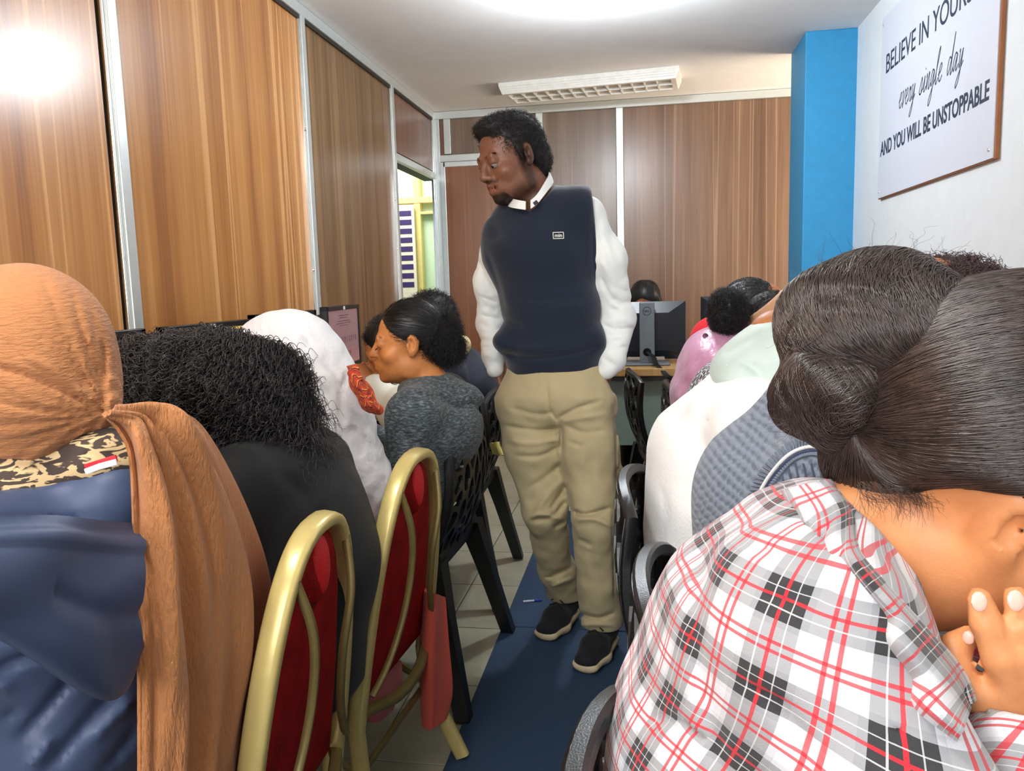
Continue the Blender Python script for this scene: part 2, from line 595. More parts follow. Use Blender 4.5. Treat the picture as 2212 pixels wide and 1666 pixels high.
def sheet(name, rows, m, parent, thick=.004, nu=40, nv=60, disp=None, smooth=True, attr=None):
    """cloth: rows of control points (each a list of 3D points), resampled to a grid, pushed by disp(u, v) along the normal, with thickness"""
    R = [np.array(r, float) for r in rows]
    def spline(P, t):
        n = len(P)
        x = t * (n - 1); i = np.clip(np.floor(x).astype(int), 0, n - 2); f = (x - i)[:, None]
        p0 = P[np.clip(i - 1, 0, n - 1)]; p1 = P[i]; p2 = P[i + 1]; p3 = P[np.clip(i + 2, 0, n - 1)]
        return .5 * ((2 * p1) + (-p0 + p2) * f + (2 * p0 - 5 * p1 + 4 * p2 - p3) * f * f + (-p0 + 3 * p1 - 3 * p2 + p3) * f ** 3)
    u = np.linspace(0, 1, nu); v = np.linspace(0, 1, nv)
    A = np.stack([spline(r, u) for r in R])               # rows x nu x 3
    G = np.stack([spline(A[:, j], v) for j in range(nu)], 1)   # nv x nu x 3
    du = np.gradient(G, axis=1); dv = np.gradient(G, axis=0)
    N = np.cross(du, dv); N /= np.linalg.norm(N, axis=2, keepdims=True) + 1e-9
    U, Vv = np.meshgrid(u, v)
    if disp is not None: G = G + N * disp(U, Vv)[..., None]
    du = np.gradient(G, axis=1); dv = np.gradient(G, axis=0)
    N = np.cross(du, dv); N /= np.linalg.norm(N, axis=2, keepdims=True) + 1e-9
    top = (G + N * thick / 2).reshape(-1, 3); bot = (G - N * thick / 2).reshape(-1, 3)
    n = nu * nv; F = []
    I = np.arange(n).reshape(nv, nu)
    q = np.stack([I[:-1, :-1], I[:-1, 1:], I[1:, 1:], I[1:, :-1]], -1).reshape(-1, 4)
    F = [q, q[:, ::-1] + n]
    for edge in (I[0, :], I[:, -1], I[-1, ::-1], I[::-1, 0]):
        F.append(np.stack([edge[1:], edge[:-1], edge[:-1] + n, edge[1:] + n], 1))
    me = mesh_from(name, np.concatenate([top, bot]), np.concatenate(F), smooth=True)
    uv = np.stack([U.ravel(), Vv.ravel(), np.zeros(n)], 1)
    a = me.attributes.new('cloth', 'FLOAT_VECTOR', 'POINT'); a.data.foreach_set('vector', np.concatenate([uv, uv]).astype(np.float32).ravel())
    try: me.set_sharp_from_angle(angle=math.radians(60))
    except Exception: pass
    o = link(name, me, m); hang(o, parent)
    return o


def strands(name, P, rad, m, parent):
    """P: (count, points, 3) array of hair strands; rad: root radius, tapering"""
    n, k, _ = P.shape
    hc = bpy.data.hair_curves.new(name)
    hc.add_curves([k] * n)
    hc.position_data.foreach_set('vector', P.astype(np.float32).ravel())
    a = hc.attributes.get('radius') or hc.attributes.new('radius', 'FLOAT', 'POINT')
    prof = np.linspace(1, .35, k) * rad
    a.data.foreach_set('value', np.tile(prof, n).astype(np.float32))
    hc.materials.append(m)
    o = bpy.data.objects.new(name, hc); COL.objects.link(o)
    hang(o, parent)
    o['kind'] = 'stuff'
    return o


def surface_samples(o, n, rng, where=None):
    """random points and normals on a mesh"""
    me = o.data
    nv = len(me.polygons)
    ce = np.empty(nv * 3, np.float32); me.polygons.foreach_get('center', ce); ce = ce.reshape(-1, 3)
    no = np.empty(nv * 3, np.float32); me.polygons.foreach_get('normal', no); no = no.reshape(-1, 3)
    ar = np.empty(nv, np.float32); me.polygons.foreach_get('area', ar)
    if where is not None:
        ar = ar * where(ce, no)
    i = rng.choice(nv, n, p=ar / ar.sum())
    return ce[i] + rng.normal(scale=.0015, size=(n, 3)), no[i]


def curls(o, n, length, cr, turns, rng, pts=14, sag=.0, where=None, along=None, jitter=.35):
    """small helical curls growing from a mesh"""
    P, N = surface_samples(o, n, rng, where)
    D = N + rng.normal(scale=jitter, size=N.shape)
    if along is not None: D = D * .45 + along(P)
    D /= np.linalg.norm(D, axis=1, keepdims=True)
    a = np.cross(D, rng.normal(size=D.shape)); a /= np.linalg.norm(a, axis=1, keepdims=True)
    b = np.cross(D, a)
    t = np.linspace(0, 1, pts)[None, :, None]
    L = (length * rng.uniform(.6, 1.25, size=(n, 1, 1)))
    ph = rng.uniform(0, 6.28, size=(n, 1, 1)); tw = turns * rng.uniform(.8, 1.2, size=(n, 1, 1)) * 6.283
    rr = cr * rng.uniform(.6, 1.3, size=(n, 1, 1)) * np.clip(t * 4, 0, 1)
    C = P[:, None, :] - D[:, None, :] * .003 + D[:, None, :] * L * t + a[:, None, :] * rr * np.cos(tw * t + ph) + b[:, None, :] * rr * np.sin(tw * t + ph)
    C[..., 2] -= (sag * t[..., 0] ** 2)
    return C

# ------------------------------------------------------------------ the room
XL, YB, ZC, XR = -1.52, 5.80, 2.475, 1.10
M_alu = plain('aluminium', (208, 214, 212), .35, .55, var=.03)
M_chrome = plain('bright_metal_edge', (222, 224, 222), .12, 1.0, var=.03)
M_dark = plain('dark_gasket', (46, 40, 34), .6)
M_ceil = plain('ceiling_paint', (236, 236, 234), .85, bump=.05, bscale=60, var=.02)
M_white = plain('white_wall_paint', (226, 234, 238), .7, bump=.08, bscale=90, var=.02)
M_blue = plain('blue_wall_paint', (48, 148, 200), .6, bump=.15, bscale=160, var=.04)
M_woodL = [wood('laminate_orange_%d' % i, (148, 94, 48), (180, 122, 66), (202, 148, 90), 'y', 2.3 * i + .4) for i in range(2)]
M_woodD = wood('laminate_olive', (92, 66, 38), (120, 88, 54), (146, 112, 74), 'y', 8.1, .35, fine=1.8)
M_woodT = wood('laminate_transom', (96, 64, 50), (118, 82, 64), (132, 96, 76), 'y', 5.2, .2)
M_woodB = [wood('laminate_brown_%d' % i, c[0], c[1], c[2], 'x', 3.1 * i + 1.7, st, rough=.3) for i, (c, st) in enumerate([
    (((98, 72, 54), (120, 90, 68), (138, 108, 84)), 1.0), (((104, 84, 70), (122, 102, 86), (138, 118, 102)), .3), (((112, 66, 38), (130, 80, 48), (146, 94, 60)), .4)])]


def tile_material():
    t = NT('beige_floor_tile'); co = t.coord('Object')
    c = t.ramp(t.noise(co, 6, 5, .6), [(.3, (150, 146, 124)), (.7, (176, 172, 150))])
    return t.done(c, .32, 0, t.bump(t.noise(co, 40, 3), .04, .003))


floor = structure(MB().box((-4.2, -1.9, -.10), (2.6, 7.6, -.006)).build('floor', plain('floor_grout', (92, 88, 74), .9)))
M_tile = tile_material()
tile_mesh = None
TS = .40
for iy in range(15):
    for ix in range(7):
        x0 = XL + .02 + ix * TS; y0 = -.2 + iy * TS
        x1 = min(x0 + TS, XR - .002)
        if x0 > XR - .05: continue
        w = x1 - x0 - .004
        if tile_mesh is None or abs(w - (TS - .004)) > 1e-6:
            b = MB().box((0, 0, -.006), (w, TS - .004, 0), .0015)
            o = b.build('floor_tile', M_tile, floor)
            if tile_mesh is None and abs(w - (TS - .004)) < 1e-6: tile_mesh = o.data
        else:
            o = link('floor_tile', tile_mesh, None, floor)
        o.location = (x0, y0, 0)

ceiling = structure(MB().box((-4.2, -1.9, ZC), (2.6, 5.86, ZC + .1)).build('ceiling', M_ceil))
structure(MB().box((-4.2, 5.86, 3.05), (2.6, 7.6, 3.15)).build('ceiling', M_ceil))

# left wall: aluminium partition with laminate panels
wall_left = structure(MB().box((XL - .09, -1.9, 0), (XL - .012, 4.83, ZC)).box((XL - .09, 4.83, 1.99), (XL - .012, 5.82, ZC)).box((XL - .09, 4.83, 0), (XL - .012, 5.82, .78)).build('wall_left', M_dark))
posts = [.82, 2.16, 3.51, 4.80, 5.765]


def panel(name, lo, hi, m, parent):
    return MB().box(lo, hi, .003).build(name, m, parent)


panel('panel', (XL - .012, -1.9, .02), (XL - .002, posts[0] - .03, ZC - .055), M_woodL[1], wall_left)
panel('panel', (XL - .012, posts[0] + .03, .02), (XL - .002, posts[1] - .045, ZC - .055), M_woodL[0], wall_left)
panel('panel', (XL - .012, posts[1] + .035, .02), (XL - .002, posts[2] - .03, ZC - .055), M_woodL[1], wall_left)
panel('panel', (XL - .012, posts[2] + .03, .02), (XL - .002, posts[3] - .03, ZC - .055), M_woodD, wall_left)
panel('panel', (XL - .012, posts[3] + .03, 2.05), (XL - .002, posts[4] - .03, ZC - .055), M_woodT, wall_left)
for y in posts:
    MB().box((XL - .012, y - .022, 0), (XL + .018, y + .022, ZC - .045), .003).build('post', M_alu, wall_left)
    for sgn in (-1, 1):                       # bright beading and the dark gap on both sides of the post
        MB().box((XL - .011, min(y + sgn * .022, y + sgn * .034), .0), (XL + .008, max(y + sgn * .022, y + sgn * .034), ZC - .055), .002).build('bead', M_chrome if sgn < 0 else M_dark, wall_left)
MB().box((XL - .012, -1.9, ZC - .05), (XL + .02, YB - .002, ZC - .002), .003).build('top_rail', M_alu, wall_left)
MB().box((XL - .012, -1.9, ZC - .066), (XL + .010, YB - .03, ZC - .05), .002).build('bead', M_dark, wall_left)
MB().box((XL - .012, posts[3] + .022, 1.99), (XL + .018, posts[4] - .022, 2.035), .003).build('transom_rail', M_alu, wall_left)
MB().box((XL - .012, posts[3] + .022, .74), (XL + .018, posts[4] - .022, .785), .003).build('sill_rail', M_alu, wall_left)
for y, z in ((2.185, 2.02), (3.485, 1.93), (4.775, 1.45), (4.775, 1.75), (3.485, 1.3)):
    MB().lathe([(.001, .006), (.006, .005), (.007, 0)], n=10).build('screw', M_chrome, wall_left, xf=Matrix.Translation((XL + .008, y, z)) @ Matrix.Rotation(math.pi / 2, 4, 'Y'))

# back wall
wall_back = structure(MB().box((XL - .012, YB + .012, 0), (2.6, YB + .07, ZC)).build('wall_back', M_dark))
bp = [XL + .012, -1.44, -.167]
MB().box((XL, YB - .02, ZC - .055), (2.3, YB + .012, ZC - .002), .003).build('top_rail', M_alu, wall_back)
for x, z0 in ((-1.497, 0), (-1.415, 2.17), (-.165, 0), (-.735, 0)):
    MB().box((x - .025, YB - .018, z0), (x + .025, YB + .012, ZC - .055), .003).build('post', M_alu, wall_back)
MB().box((-1.472, YB - .018, 2.115), (-.76, YB + .012, 2.165), .003).build('door_header', M_alu, wall_back)
panel('panel', (-1.472, YB + .0, 2.165), (-1.44, YB + .01, ZC - .055), M_woodT, wall_back)
panel('panel', (-1.39, YB + .0, 2.165), (-.76, YB + .01, ZC - .055), M_woodB[1], wall_back)
panel('panel', (-.71, YB + .0, .02), (-.19, YB + .01, ZC - .055), M_woodB[1], wall_back)
panel('panel', (-.14, YB + .0, .02), (2.3, YB + .01, ZC - .055), M_woodB[0], wall_back)
door = structure(MB().box((-1.445, YB - .03, .02), (-.765, YB + .01, 2.09), .003).build('door_1', M_woodB[2]))
d = MB()
for lo, hi in (((-1.472, YB - .034, .01), (-1.435, YB + .008, 2.112)), ((-.778, YB - .034, .01), (-.762, YB + .008, 2.112)), ((-1.45, YB - .034, 2.075), (-.77, YB + .008, 2.112))):
    d.box(lo, hi, .003)
d.build('door_frame', M_alu, door)
MB().tube([(-.81, YB - .03, 1.02), (-.81, YB - .075, 1.02), (-.93, YB - .075, 1.02)], .009, 10).build('door_handle', M_chrome, door, smooth=True)

# right wall, blue pillar, unseen alcove and window added to shape the warm ceiling light
wall_right = structure(MB().box((XR, -1.9, 0), (XR + .1, 4.56, ZC)).build('wall_right', M_white))
PX0, PY0, PY1 = .842, 4.515, 4.93
structure(MB().box((PX0, PY0, 0), (XR + .1, PY1, ZC), .006).build('wall_pillar', M_blue))
structure(MB().box((2.3, 4.56, 0), (2.4, 5.86, .8)).box((2.3, 4.56, 1.75), (2.4, 5.86, ZC)).build('wall_added_alcove', M_white))
structure(MB().box((XR + .1, 4.46, 0), (2.4, 4.56, ZC)).build('wall_added_alcove', M_white))
w = structure(MB().box((2.33, 4.58, .8), (2.36, 4.63, 1.75)).box((2.33, 5.78, .8), (2.36, 5.83, 1.75)).box((2.33, 5.18, .8), (2.36, 5.22, 1.75)).build('added_window_1', M_alu))  # frame of the added window, hidden by the pillar
structure(MB().box((XL - .1, -2.0, 0), (XR + .1, -1.9, .9)).box((XL - .1, -2.0, 2.35), (XR + .1, -1.9, ZC)).box((.1, -2.0, .9), (XR + .1, -1.9, 2.35)).build('wall_front', M_white))

# the corridor seen through the opening in the left wall
M_cream = plain('cream_painted_metal', (226, 205, 140), .5)
M_pale = plain('pale_green_wall', (200, 220, 196), .8, var=.03)
cw = structure(MB().box((-4.2, 7.3, 0), (-1.3, 7.4, 3.05)).build('wall_corridor', M_pale))
structure(MB().box((-4.2, -1.9, 0), (-4.1, 7.4, 3.05)).build('wall_corridor', M_pale))
structure(MB().box((-1.45, 5.87, 0), (-1.3, 7.3, 3.05)).build('wall_corridor', M_pale))


def q(px, py): return at(px, py, 7.26)
fr = structure(MB().build('window_2', M_cream) if False else MB().box((q(884, 0)[0] - .03, 7.22, .9), (q(884, 0)[0] + .03, 7.3, 2.85), .004).build('window_2', M_cream))
zx = q(890, 434)[2]
MB().box((q(800, 0)[0], 7.215, zx - .028), (-1.46, 7.3, zx + .028), .004).build('window_rail', M_cream, fr)
MB().box((q(800, 0)[0], 7.225, q(890, 462)[2] - .012), (-1.46, 7.3, q(890, 462)[2] + .012), .004).build('window_rail', M_cream, fr)
MB().box((q(800, 0)[0], 7.225, q(890, 340)[2]), (-1.46, 7.3, q(890, 325)[2]), .004).build('window_rail', M_cream, fr)
M_purple = plain('purple_print', (62, 48, 108), .5); M_paper = plain('poster_paper', (236, 226, 214), .5)
pb = tag(MB().box((q(858, 0)[0] - .1, 7.17, 1.0), (q(880, 0)[0], 7.19, q(870, 445)[2]), .002).build('poster', M_paper), 'striped poster behind the far glass opening', 'poster')
for i in range(9):
    z = q(870, 458 + i * 19)[2]
    MB().box((q(858, 0)[0] - .07, 7.167, z - .048), (q(874, 0)[0], 7.17, z)).build('stripe', M_purple, pb)

# ------------------------------------------------------------------ runner on the floor
M_run = plain('blue_runner', (32, 58, 86), .75, bump=.5, bscale=900, var=.10)
runner = thing('floor_runner', 'dark blue floor runner along the aisle under the standing man', 'runner', (-.2, 2.0, 0))
for y0, y1 in ((-.9, 2.606), (2.612, 4.05)):
    hang(MB().box((-.505, y0, .0005), (.16, y1, .0065), .002).build('runner_section', M_run), runner)

# ------------------------------------------------------------------ ceiling fixture above the back wall
M_enamel = plain('white_enamel', (232, 230, 222), .35)
fx = thing('ceiling_light', 'white louvred ceiling light box close to the back wall', 'ceiling light', (-.33, 5.2, ZC))
ang = math.radians(-5.5)
FX = Matrix.Translation((-.33, 5.21, ZC)) @ Matrix.Rotation(ang, 4, 'Z')
hw, hd = .56, .16
b = MB()
b.loft([[(-hw, -hd, 0), (hw, -hd, 0), (hw, hd, 0), (-hw, hd, 0)], [(-hw, -hd, -.02), (hw, -hd, -.02), (hw, hd, -.02), (-hw, hd, -.02)],
        [(-hw + .02, -hd + .012, -.07), (hw - .02, -hd + .012, -.07), (hw - .02, hd - .012, -.07), (-hw + .02, hd - .012, -.07)],
        [(-hw + .05, -hd + .04, -.07), (hw - .05, -hd + .04, -.07), (hw - .05, hd - .04, -.07), (-hw + .05, hd - .04, -.07)],
        [(-hw + .06, -hd + .05, -.02), (hw - .06, -hd + .05, -.02), (hw - .06, hd - .05, -.02), (-hw + .06, hd - .05, -.02)]])
hang(b.build('housing', M_enamel, xf=FX), fx)
for i in range(3):
    hang(MB().box((-hw + .02, -hd - .002 + i * .004, -.028 - i * .013), (hw - .02, -hd + .012 + i * .004, -.022 - i * .013), .001).build('ridge', M_enamel, xf=FX), fx)
for i in range(1, 13):
    x = -hw + .06 + i * (2 * hw - .12) / 13
    hang(MB().box((x - .003, -hd + .04, -.071), (x + .003, hd - .04, -.03)).build('louvre', M_enamel, xf=FX), fx)
hang(MB().box((-hw + .05, -.004, -.071), (hw - .05, .004, -.03)).build('louvre', M_enamel, xf=FX), fx)
for sy in (-.055, .055):
    hang(MB().tube([(-hw + .07, sy, -.034), (hw - .07, sy, -.034)], .012, 10).build('tube', plain('off_tube', (226, 226, 220), .3), xf=FX, smooth=True), fx)
# the bulb in its holder, just above the frame
bl = thing('ceiling_bulb', 'bare lit bulb in white holder on the ceiling', 'bulb', (-.18, 3.42, ZC))
hang(MB().lathe([(.001, 0), (.05, 0), (.05, -.012), (.024, -.03), (.022, -.06), (.001, -.06)], (-.18, 3.42, ZC), 20).build('bulb_holder', M_enamel, smooth=True), bl)
gl_ = NT('lit_bulb_glass'); M_glow = gl_.done((1, 1, 1, 1), .3, emit=(.86, .93, 1, 1), emit_s=25)
hang(MB().lathe([(.001, -.06), (.014, -.062), (.026, -.080), (.030, -.098), (.024, -.118), (.001, -.128)], (-.18, 3.42, ZC), 20).build('glass_globe', M_glow, smooth=True), bl)

# ------------------------------------------------------------------ sign on the right wall
M_sign = plain('sign_board', (214, 220, 232), .45, var=.01)
M_mdf = plain('sign_board_edge', (150, 96, 60), .8)
M_ink = plain('sign_ink', (28, 48, 70), .5)
SY0, SY1, SZ0, SZ1 = 2.762, 4.012, 1.555, 2.358
sign = thing('wall_sign', 'white motivational board with dark lettering on the right wall', 'sign', (XR, (SY0 + SY1) / 2, SZ0))
hang(MB().box((XR - .014, SY0 - .012, SZ0 - .004), (XR - .002, SY1, SZ1), .001).build('backing', M_mdf), sign)
hang(MB().box((XR - .018, SY0, SZ0), (XR - .0135, SY1, SZ1), .001).build('sign_face', M_sign), sign)
for y, z in ((SY0 + .03, SZ0 + .03), (SY1 - .02, SZ0 + .03), (SY1 - .02, SZ1 - .03), (SY0 + .03, SZ1 - .03)):
    hang(MB().lathe([(.001, .004), (.006, .003), (.007, 0)], n=10).build('screw', M_alu, xf=Matrix.Translation((XR - .018, y, z)) @ Matrix.Rotation(-math.pi / 2, 4, 'Y')), sign)


def lettering(name, text, width, height, m, parent, M, bold=0.0, depth=.0008, xs=None):
    cu = bpy.data.curves.new('lettering', 'FONT'); cu.body = text; cu.offset = bold; cu.extrude = .01
    o = bpy.data.objects.new('lettering', cu); COL.objects.link(o)
    bpy.context.view_layer.update()
    me = bpy.data.meshes.new_from_object(o.evaluated_get(bpy.context.evaluated_depsgraph_get()))
    bpy.data.objects.remove(o)
    v = np.empty(len(me.vertices) * 3, np.float32); me.vertices.foreach_get('co', v); v = v.reshape(-1, 3)
    lo, hi = v.min(0), v.max(0)
    v = (v - lo) / (hi - lo + 1e-9) * np.array([width, height, depth])
    Mn = np.array(M); v = v @ Mn[:3, :3].T + Mn[:3, 3]
    me.vertices.foreach_set('co', v.astype(np.float32).ravel()); me.update()
    me.materials.clear()
    p = link(name, me, m)
    p['kind'] = 'stuff'
    hang(p, parent)
    return p


def wallM(y, z):
    """text plane facing -x with reading direction -y"""
    return Matrix(((0, 0, -1, XR - .0181), (-1, 0, 0, y), (0, 1, 0, z), (0, 0, 0, 1)))


lettering('lettering', 'BELIEVE IN YOURSELF', 1.13, .084, M_ink, sign, wallM(3.93, 2.098), .004)
lettering('lettering', 'AND YOU WILL BE UNSTOPPABLE', 1.176, .066, M_ink, sign, wallM(3.983, 1.741), .022)
# handwritten line, one stroke font of its own
G = {'e': [(0, .22), (.22, .3), (.3, .45), (.2, .52), (.08, .35), (.1, .08), (.25, 0), (.42, .15)],
     'v': [(0, .48), (.08, .5), (.12, .02), (.16, .0), (.34, .5), (.44, .46)],
     'r': [(0, .05), (.12, .5), (.16, .4), (.28, .46), (.24, .06), (.34, .02), (.42, .15)],
     'y': [(0, .46), (.06, .5), (.08, .1), (.16, .04), (.32, .5), (.22, -.25), (.02, -.52), (-.04, -.4), (.24, -.05), (.44, .15)],
     's': [(0, .05), (.2, .52), (.28, .2), (.2, 0), (.04, .03), (.2, .0), (.42, .15)],
     'i': [(0, .1), (.14, .5), (.12, .08), (.2, 0), (.34, .15)],
     'n': [(0, .4), (.06, .5), (.08, .02), (.24, .48), (.32, .45), (.3, .06), (.38, 0), (.5, .15)],
     'g': [(.34, .45), (.14, .5), (.04, .2), (.14, .04), (.34, .45), (.26, -.3), (.06, -.55), (0, -.4), (.3, -.02), (.48, .15)],
     'l': [(0, .1), (.26, .9), (.24, 1.05), (.12, .8), (.1, .08), (.2, 0), (.34, .15)],
     'd': [(.3, .45), (.12, .5), (.02, .2), (.12, .02), (.32, .4), (.44, 1.15), (.36, .1), (.44, 0), (.56, .15)],
     'a': [(.32, .45), (.14, .5), (.02, .2), (.12, .02), (.34, .46), (.3, .06), (.38, 0), (.52, .15)]}
AD = {'e': .42, 'v': .42, 'r': .42, 'y': .46, 's': .42, 'i': .34, 'n': .5, 'g': .48, 'l': .34, 'd': .56, 'a': .52, ' ': .5}


def catmull(P, n=6):
    P = np.array(P, float); out = []
    Q = np.vstack([P[0], P, P[-1]])
    for i in range(len(P) - 1):
        p0, p1, p2, p3 = Q[i:i + 4]
        for t in np.linspace(0, 1, n, endpoint=False):
            out.append(.5 * (2 * p1 + (p2 - p0) * t + (2 * p0 - 5 * p1 + 4 * p2 - p3) * t * t + (3 * p1 - p0 - 3 * p2 + p3) * t ** 3))
    out.append(P[-1]); return np.array(out)


def script_line(text, width, xh, parent, M, w=.007):
    x = 0; strokes = []
    for ch in text:
        if ch != ' ':
            strokes.append(catmull([(x + a + b * .30, b) for a, b in G[ch]]))
            if ch == 'i': strokes.append(np.array([(x + .34, .68), (x + .36, .74)]))
        x += AD[ch]
    s = width / x
    mb = MB()
    for st in strokes:
        P = np.array([(p[0] * s, p[1] * xh / .5, 0) for p in st])
        mb.tube(P, w / 2, 6, flat=(.12, 1.0), up=(0, 0, 1))
    o = mb.build('lettering', M_ink, xf=M)
    o['kind'] = 'stuff'
    hang(o, parent)


script_line('every single day', .70, .058, sign, wallM(3.735, 1.905))

# ------------------------------------------------------------------ desks
M_desk = wood('desk_top_wood', (150, 112, 62), (178, 138, 84), (196, 156, 100), 'y', 4.4, .1, rough=.4, coat=.1)
M_deskx = wood('desk_edge_wood', (150, 112, 62), (178, 138, 84), (200, 160, 104), 'x', 4.4, .1, rough=.4, coat=.1)
M_greyp = plain('grey_green_desk_panel', (128, 146, 134), .45, var=.03)
M_leg = plain('desk_leg_grey', (96, 100, 100), .4, .5)
dl = thing('computer_desk', 'long wooden computer desk along the left partition', 'desk', (-1.24, 2.2, 0))
hang(MB().box((-1.49, -.2, .715), (-.98, 3.98, .742), .003).build('desk_top', M_desk), dl)
for y in (.0, 1.38, 2.66, 3.9):
    hang(MB().box((-1.46, y - .015, 0), (-1.02, y + .015, .715), .002).build('desk_leg', M_leg), dl)
hang(MB().box((-1.47, -.2, .25), (-1.455, 3.95, .70), .002).build('desk_panel', M_greyp), dl)
dr = thing('computer_desk', 'long wooden computer desk along the white right wall', 'desk', (.84, 2.0, 0))
hang(MB().box((.60, -.2, .715), (1.085, 3.95, .742), .003).build('desk_top', M_desk), dr)
for y in (.0, .83, 1.32, 2.0, 2.78, 3.9):
    hang(MB().box((.64, y - .015, 0), (1.05, y + .015, .715), .002).build('desk_leg', M_leg), dr)
db = thing('computer_desk', 'wooden desk with grey modesty panel before the back wall', 'desk', (.2, 4.4, 0))
hang(MB().box((-.45, 4.10, .715), (.83, 4.62, .755), .003).build('desk_top', M_deskx), db)
hang(MB().box((-.42, 4.15, .34), (.80, 4.17, .715), .002).build('desk_panel', M_greyp), db)
hang(MB().box((-.42, 4.135, .69), (.80, 4.15, .715), .002).build('desk_rail', M_leg), db)
for x in (-.40, .78):
    hang(MB().box((x - .015, 4.17, 0), (x + .015, 4.58, .715), .002).build('desk_leg', M_leg), db)

# ------------------------------------------------------------------ monitors
M_blk = plain('black_plastic', (18, 20, 22), .35, bump=.1, bscale=600)
M_gun = plain('dark_grey_plastic', (98, 106, 112), .42)
M_panelbk = plain('monitor_back_dark', (16, 24, 32), .3)
M_stick = plain('white_sticker', (236, 236, 236), .5)


def screen_mat(name, top, bot, s):
    t = NT(name); c = t.coord('Generated')
    sp = t.n.new('ShaderNodeSeparateXYZ'); t.l.new(c, sp.inputs[0])
    colr = t.ramp(sp.outputs[2], [(.0, bot), (.35, top), (1.0, top)])
    return t.done(colr, .25, 0, emit=colr, emit_s=s)


M_scrA = screen_mat('lit_mauve_screen', (128, 96, 98), (150, 104, 100), .40)
M_scrB = screen_mat('lit_yellow_screen', (206, 176, 84), (206, 176, 84), .55)
M_scrO = plain('black_screen', (14, 15, 18), .12)
M_txt = plain('screen_text', (92, 70, 78), .4); M_txt2 = plain('screen_block', (166, 118, 100), .4)


def left_monitor(y0, y1, z0, z1, x, ms, label, yaw=0.0, page=False):
    """monitor whose screen faces the aisle (+x)"""
    yc = (y0 + y1) / 2; w = (y1 - y0) / 2
    t = thing('monitor', label, 'monitor', (x, yc, .742), 0, 'monitors on the left desk')
    M = Matrix.Translation((x, yc, 0)) @ Matrix.Rotation(yaw, 4, 'Z')
    P = lambda mb, nm, m, sm=False: hang(mb.build(nm, m, xf=M, smooth=sm), t)
    bz = .018
    fr = MB()
    for lo, hi in (((-.03, -w, z1 - bz), (0, w, z1)), ((-.03, -w, z0), (0, w, z0 + bz * 1.5)), ((-.03, -w, z0), (0, -w + bz, z1)), ((-.03, w - bz, z0), (0, w, z1))):
        fr.box(lo, hi, .002)
    P(fr, 'bezel', M_blk)
    P(MB().box((-.032, -w + bz - .001, z0 + bz), (-.005, w - bz + .001, z1 - bz + .001)), 'screen', ms)
    P(MB().box((-.06, -w + .03, z0 + .03), (-.03, w - .03, z1 - .03), .012), 'back_shell', M_blk)
    P(MB().box((-.055, -.03, .755), (-.04, .03, z0 + .1), .004), 'stand', M_blk)
    P(MB().lathe([(.001, .012), (.09, .010), (.10, 0.0), (.001, 0)], (-.05, 0, .742), 24), 'foot', M_blk, True)
    P(MB().box((-.0005, -.012, z1 - .017), (.0008, .012, z1 - .003)), 'sticker', M_stick)
    if page:
        W = w - bz; Hh = z1 - z0 - 2.5 * bz; zb = z0 + bz * 1.5
        g = MB()
        for k, (fy, ln) in enumerate(((.90, .5), (.86, .36), (.80, .62), (.76, .7), (.72, .4))):
            g.box((-.0052, -W * ln * .7, zb + Hh * fy - .0015), (-.0046, W * ln * .7, zb + Hh * fy + .0012))
        P(g, 'text_lines', M_txt)
        g = MB()
        for k in range(11):
            yy = -W * .72 + k * W * .15
            g.add(*ring2(yy, zb + Hh * .46, .008, .013, -.0047))
        P(g, 'icon_row', M_txt)
        for k, (a, bq, hh) in enumerate(((-.55, .12, .2), (-.2, .12, .26), (.2, .12, .24))):
            P(MB().box((-.0052, W * a, zb + Hh * .08), (-.0046, W * (a + .22), zb + Hh * (.08 + hh * .7))), 'icon', M_txt2)
    return t


def ring2(y, z, ri, ro, x, n=10):
    v = []; f = []
    for j in range(n):
        c, q_ = math.cos(6.2832 * j / n), math.sin(6.2832 * j / n)
        v += [(x, y + ri * c * .7, z + ri * q_), (x, y + ro * c * .7, z + ro * q_)]
    for j in range(n):
        k = (j + 1) % n
        f.append((2 * j, 2 * j + 1, 2 * k + 1, 2 * k))
    return v, f


left_monitor(2.93, 3.415, .862, 1.138, -1.25, M_scrA, 'black monitor showing a mauve page, between white headscarf and profile', .10, True)
left_monitor(2.40, 2.885, .85, 1.13, -1.25, M_scrO, 'dark black monitor just behind the white shawl')
left_monitor(1.905, 2.375, .85, 1.118, -1.25, M_scrB, 'black monitor with yellow screen corner above the curly hair')
left_monitor(1.36, 1.85, .85, 1.118, -1.27, M_scrO, 'black monitor corner between tan headscarf and curly hair')


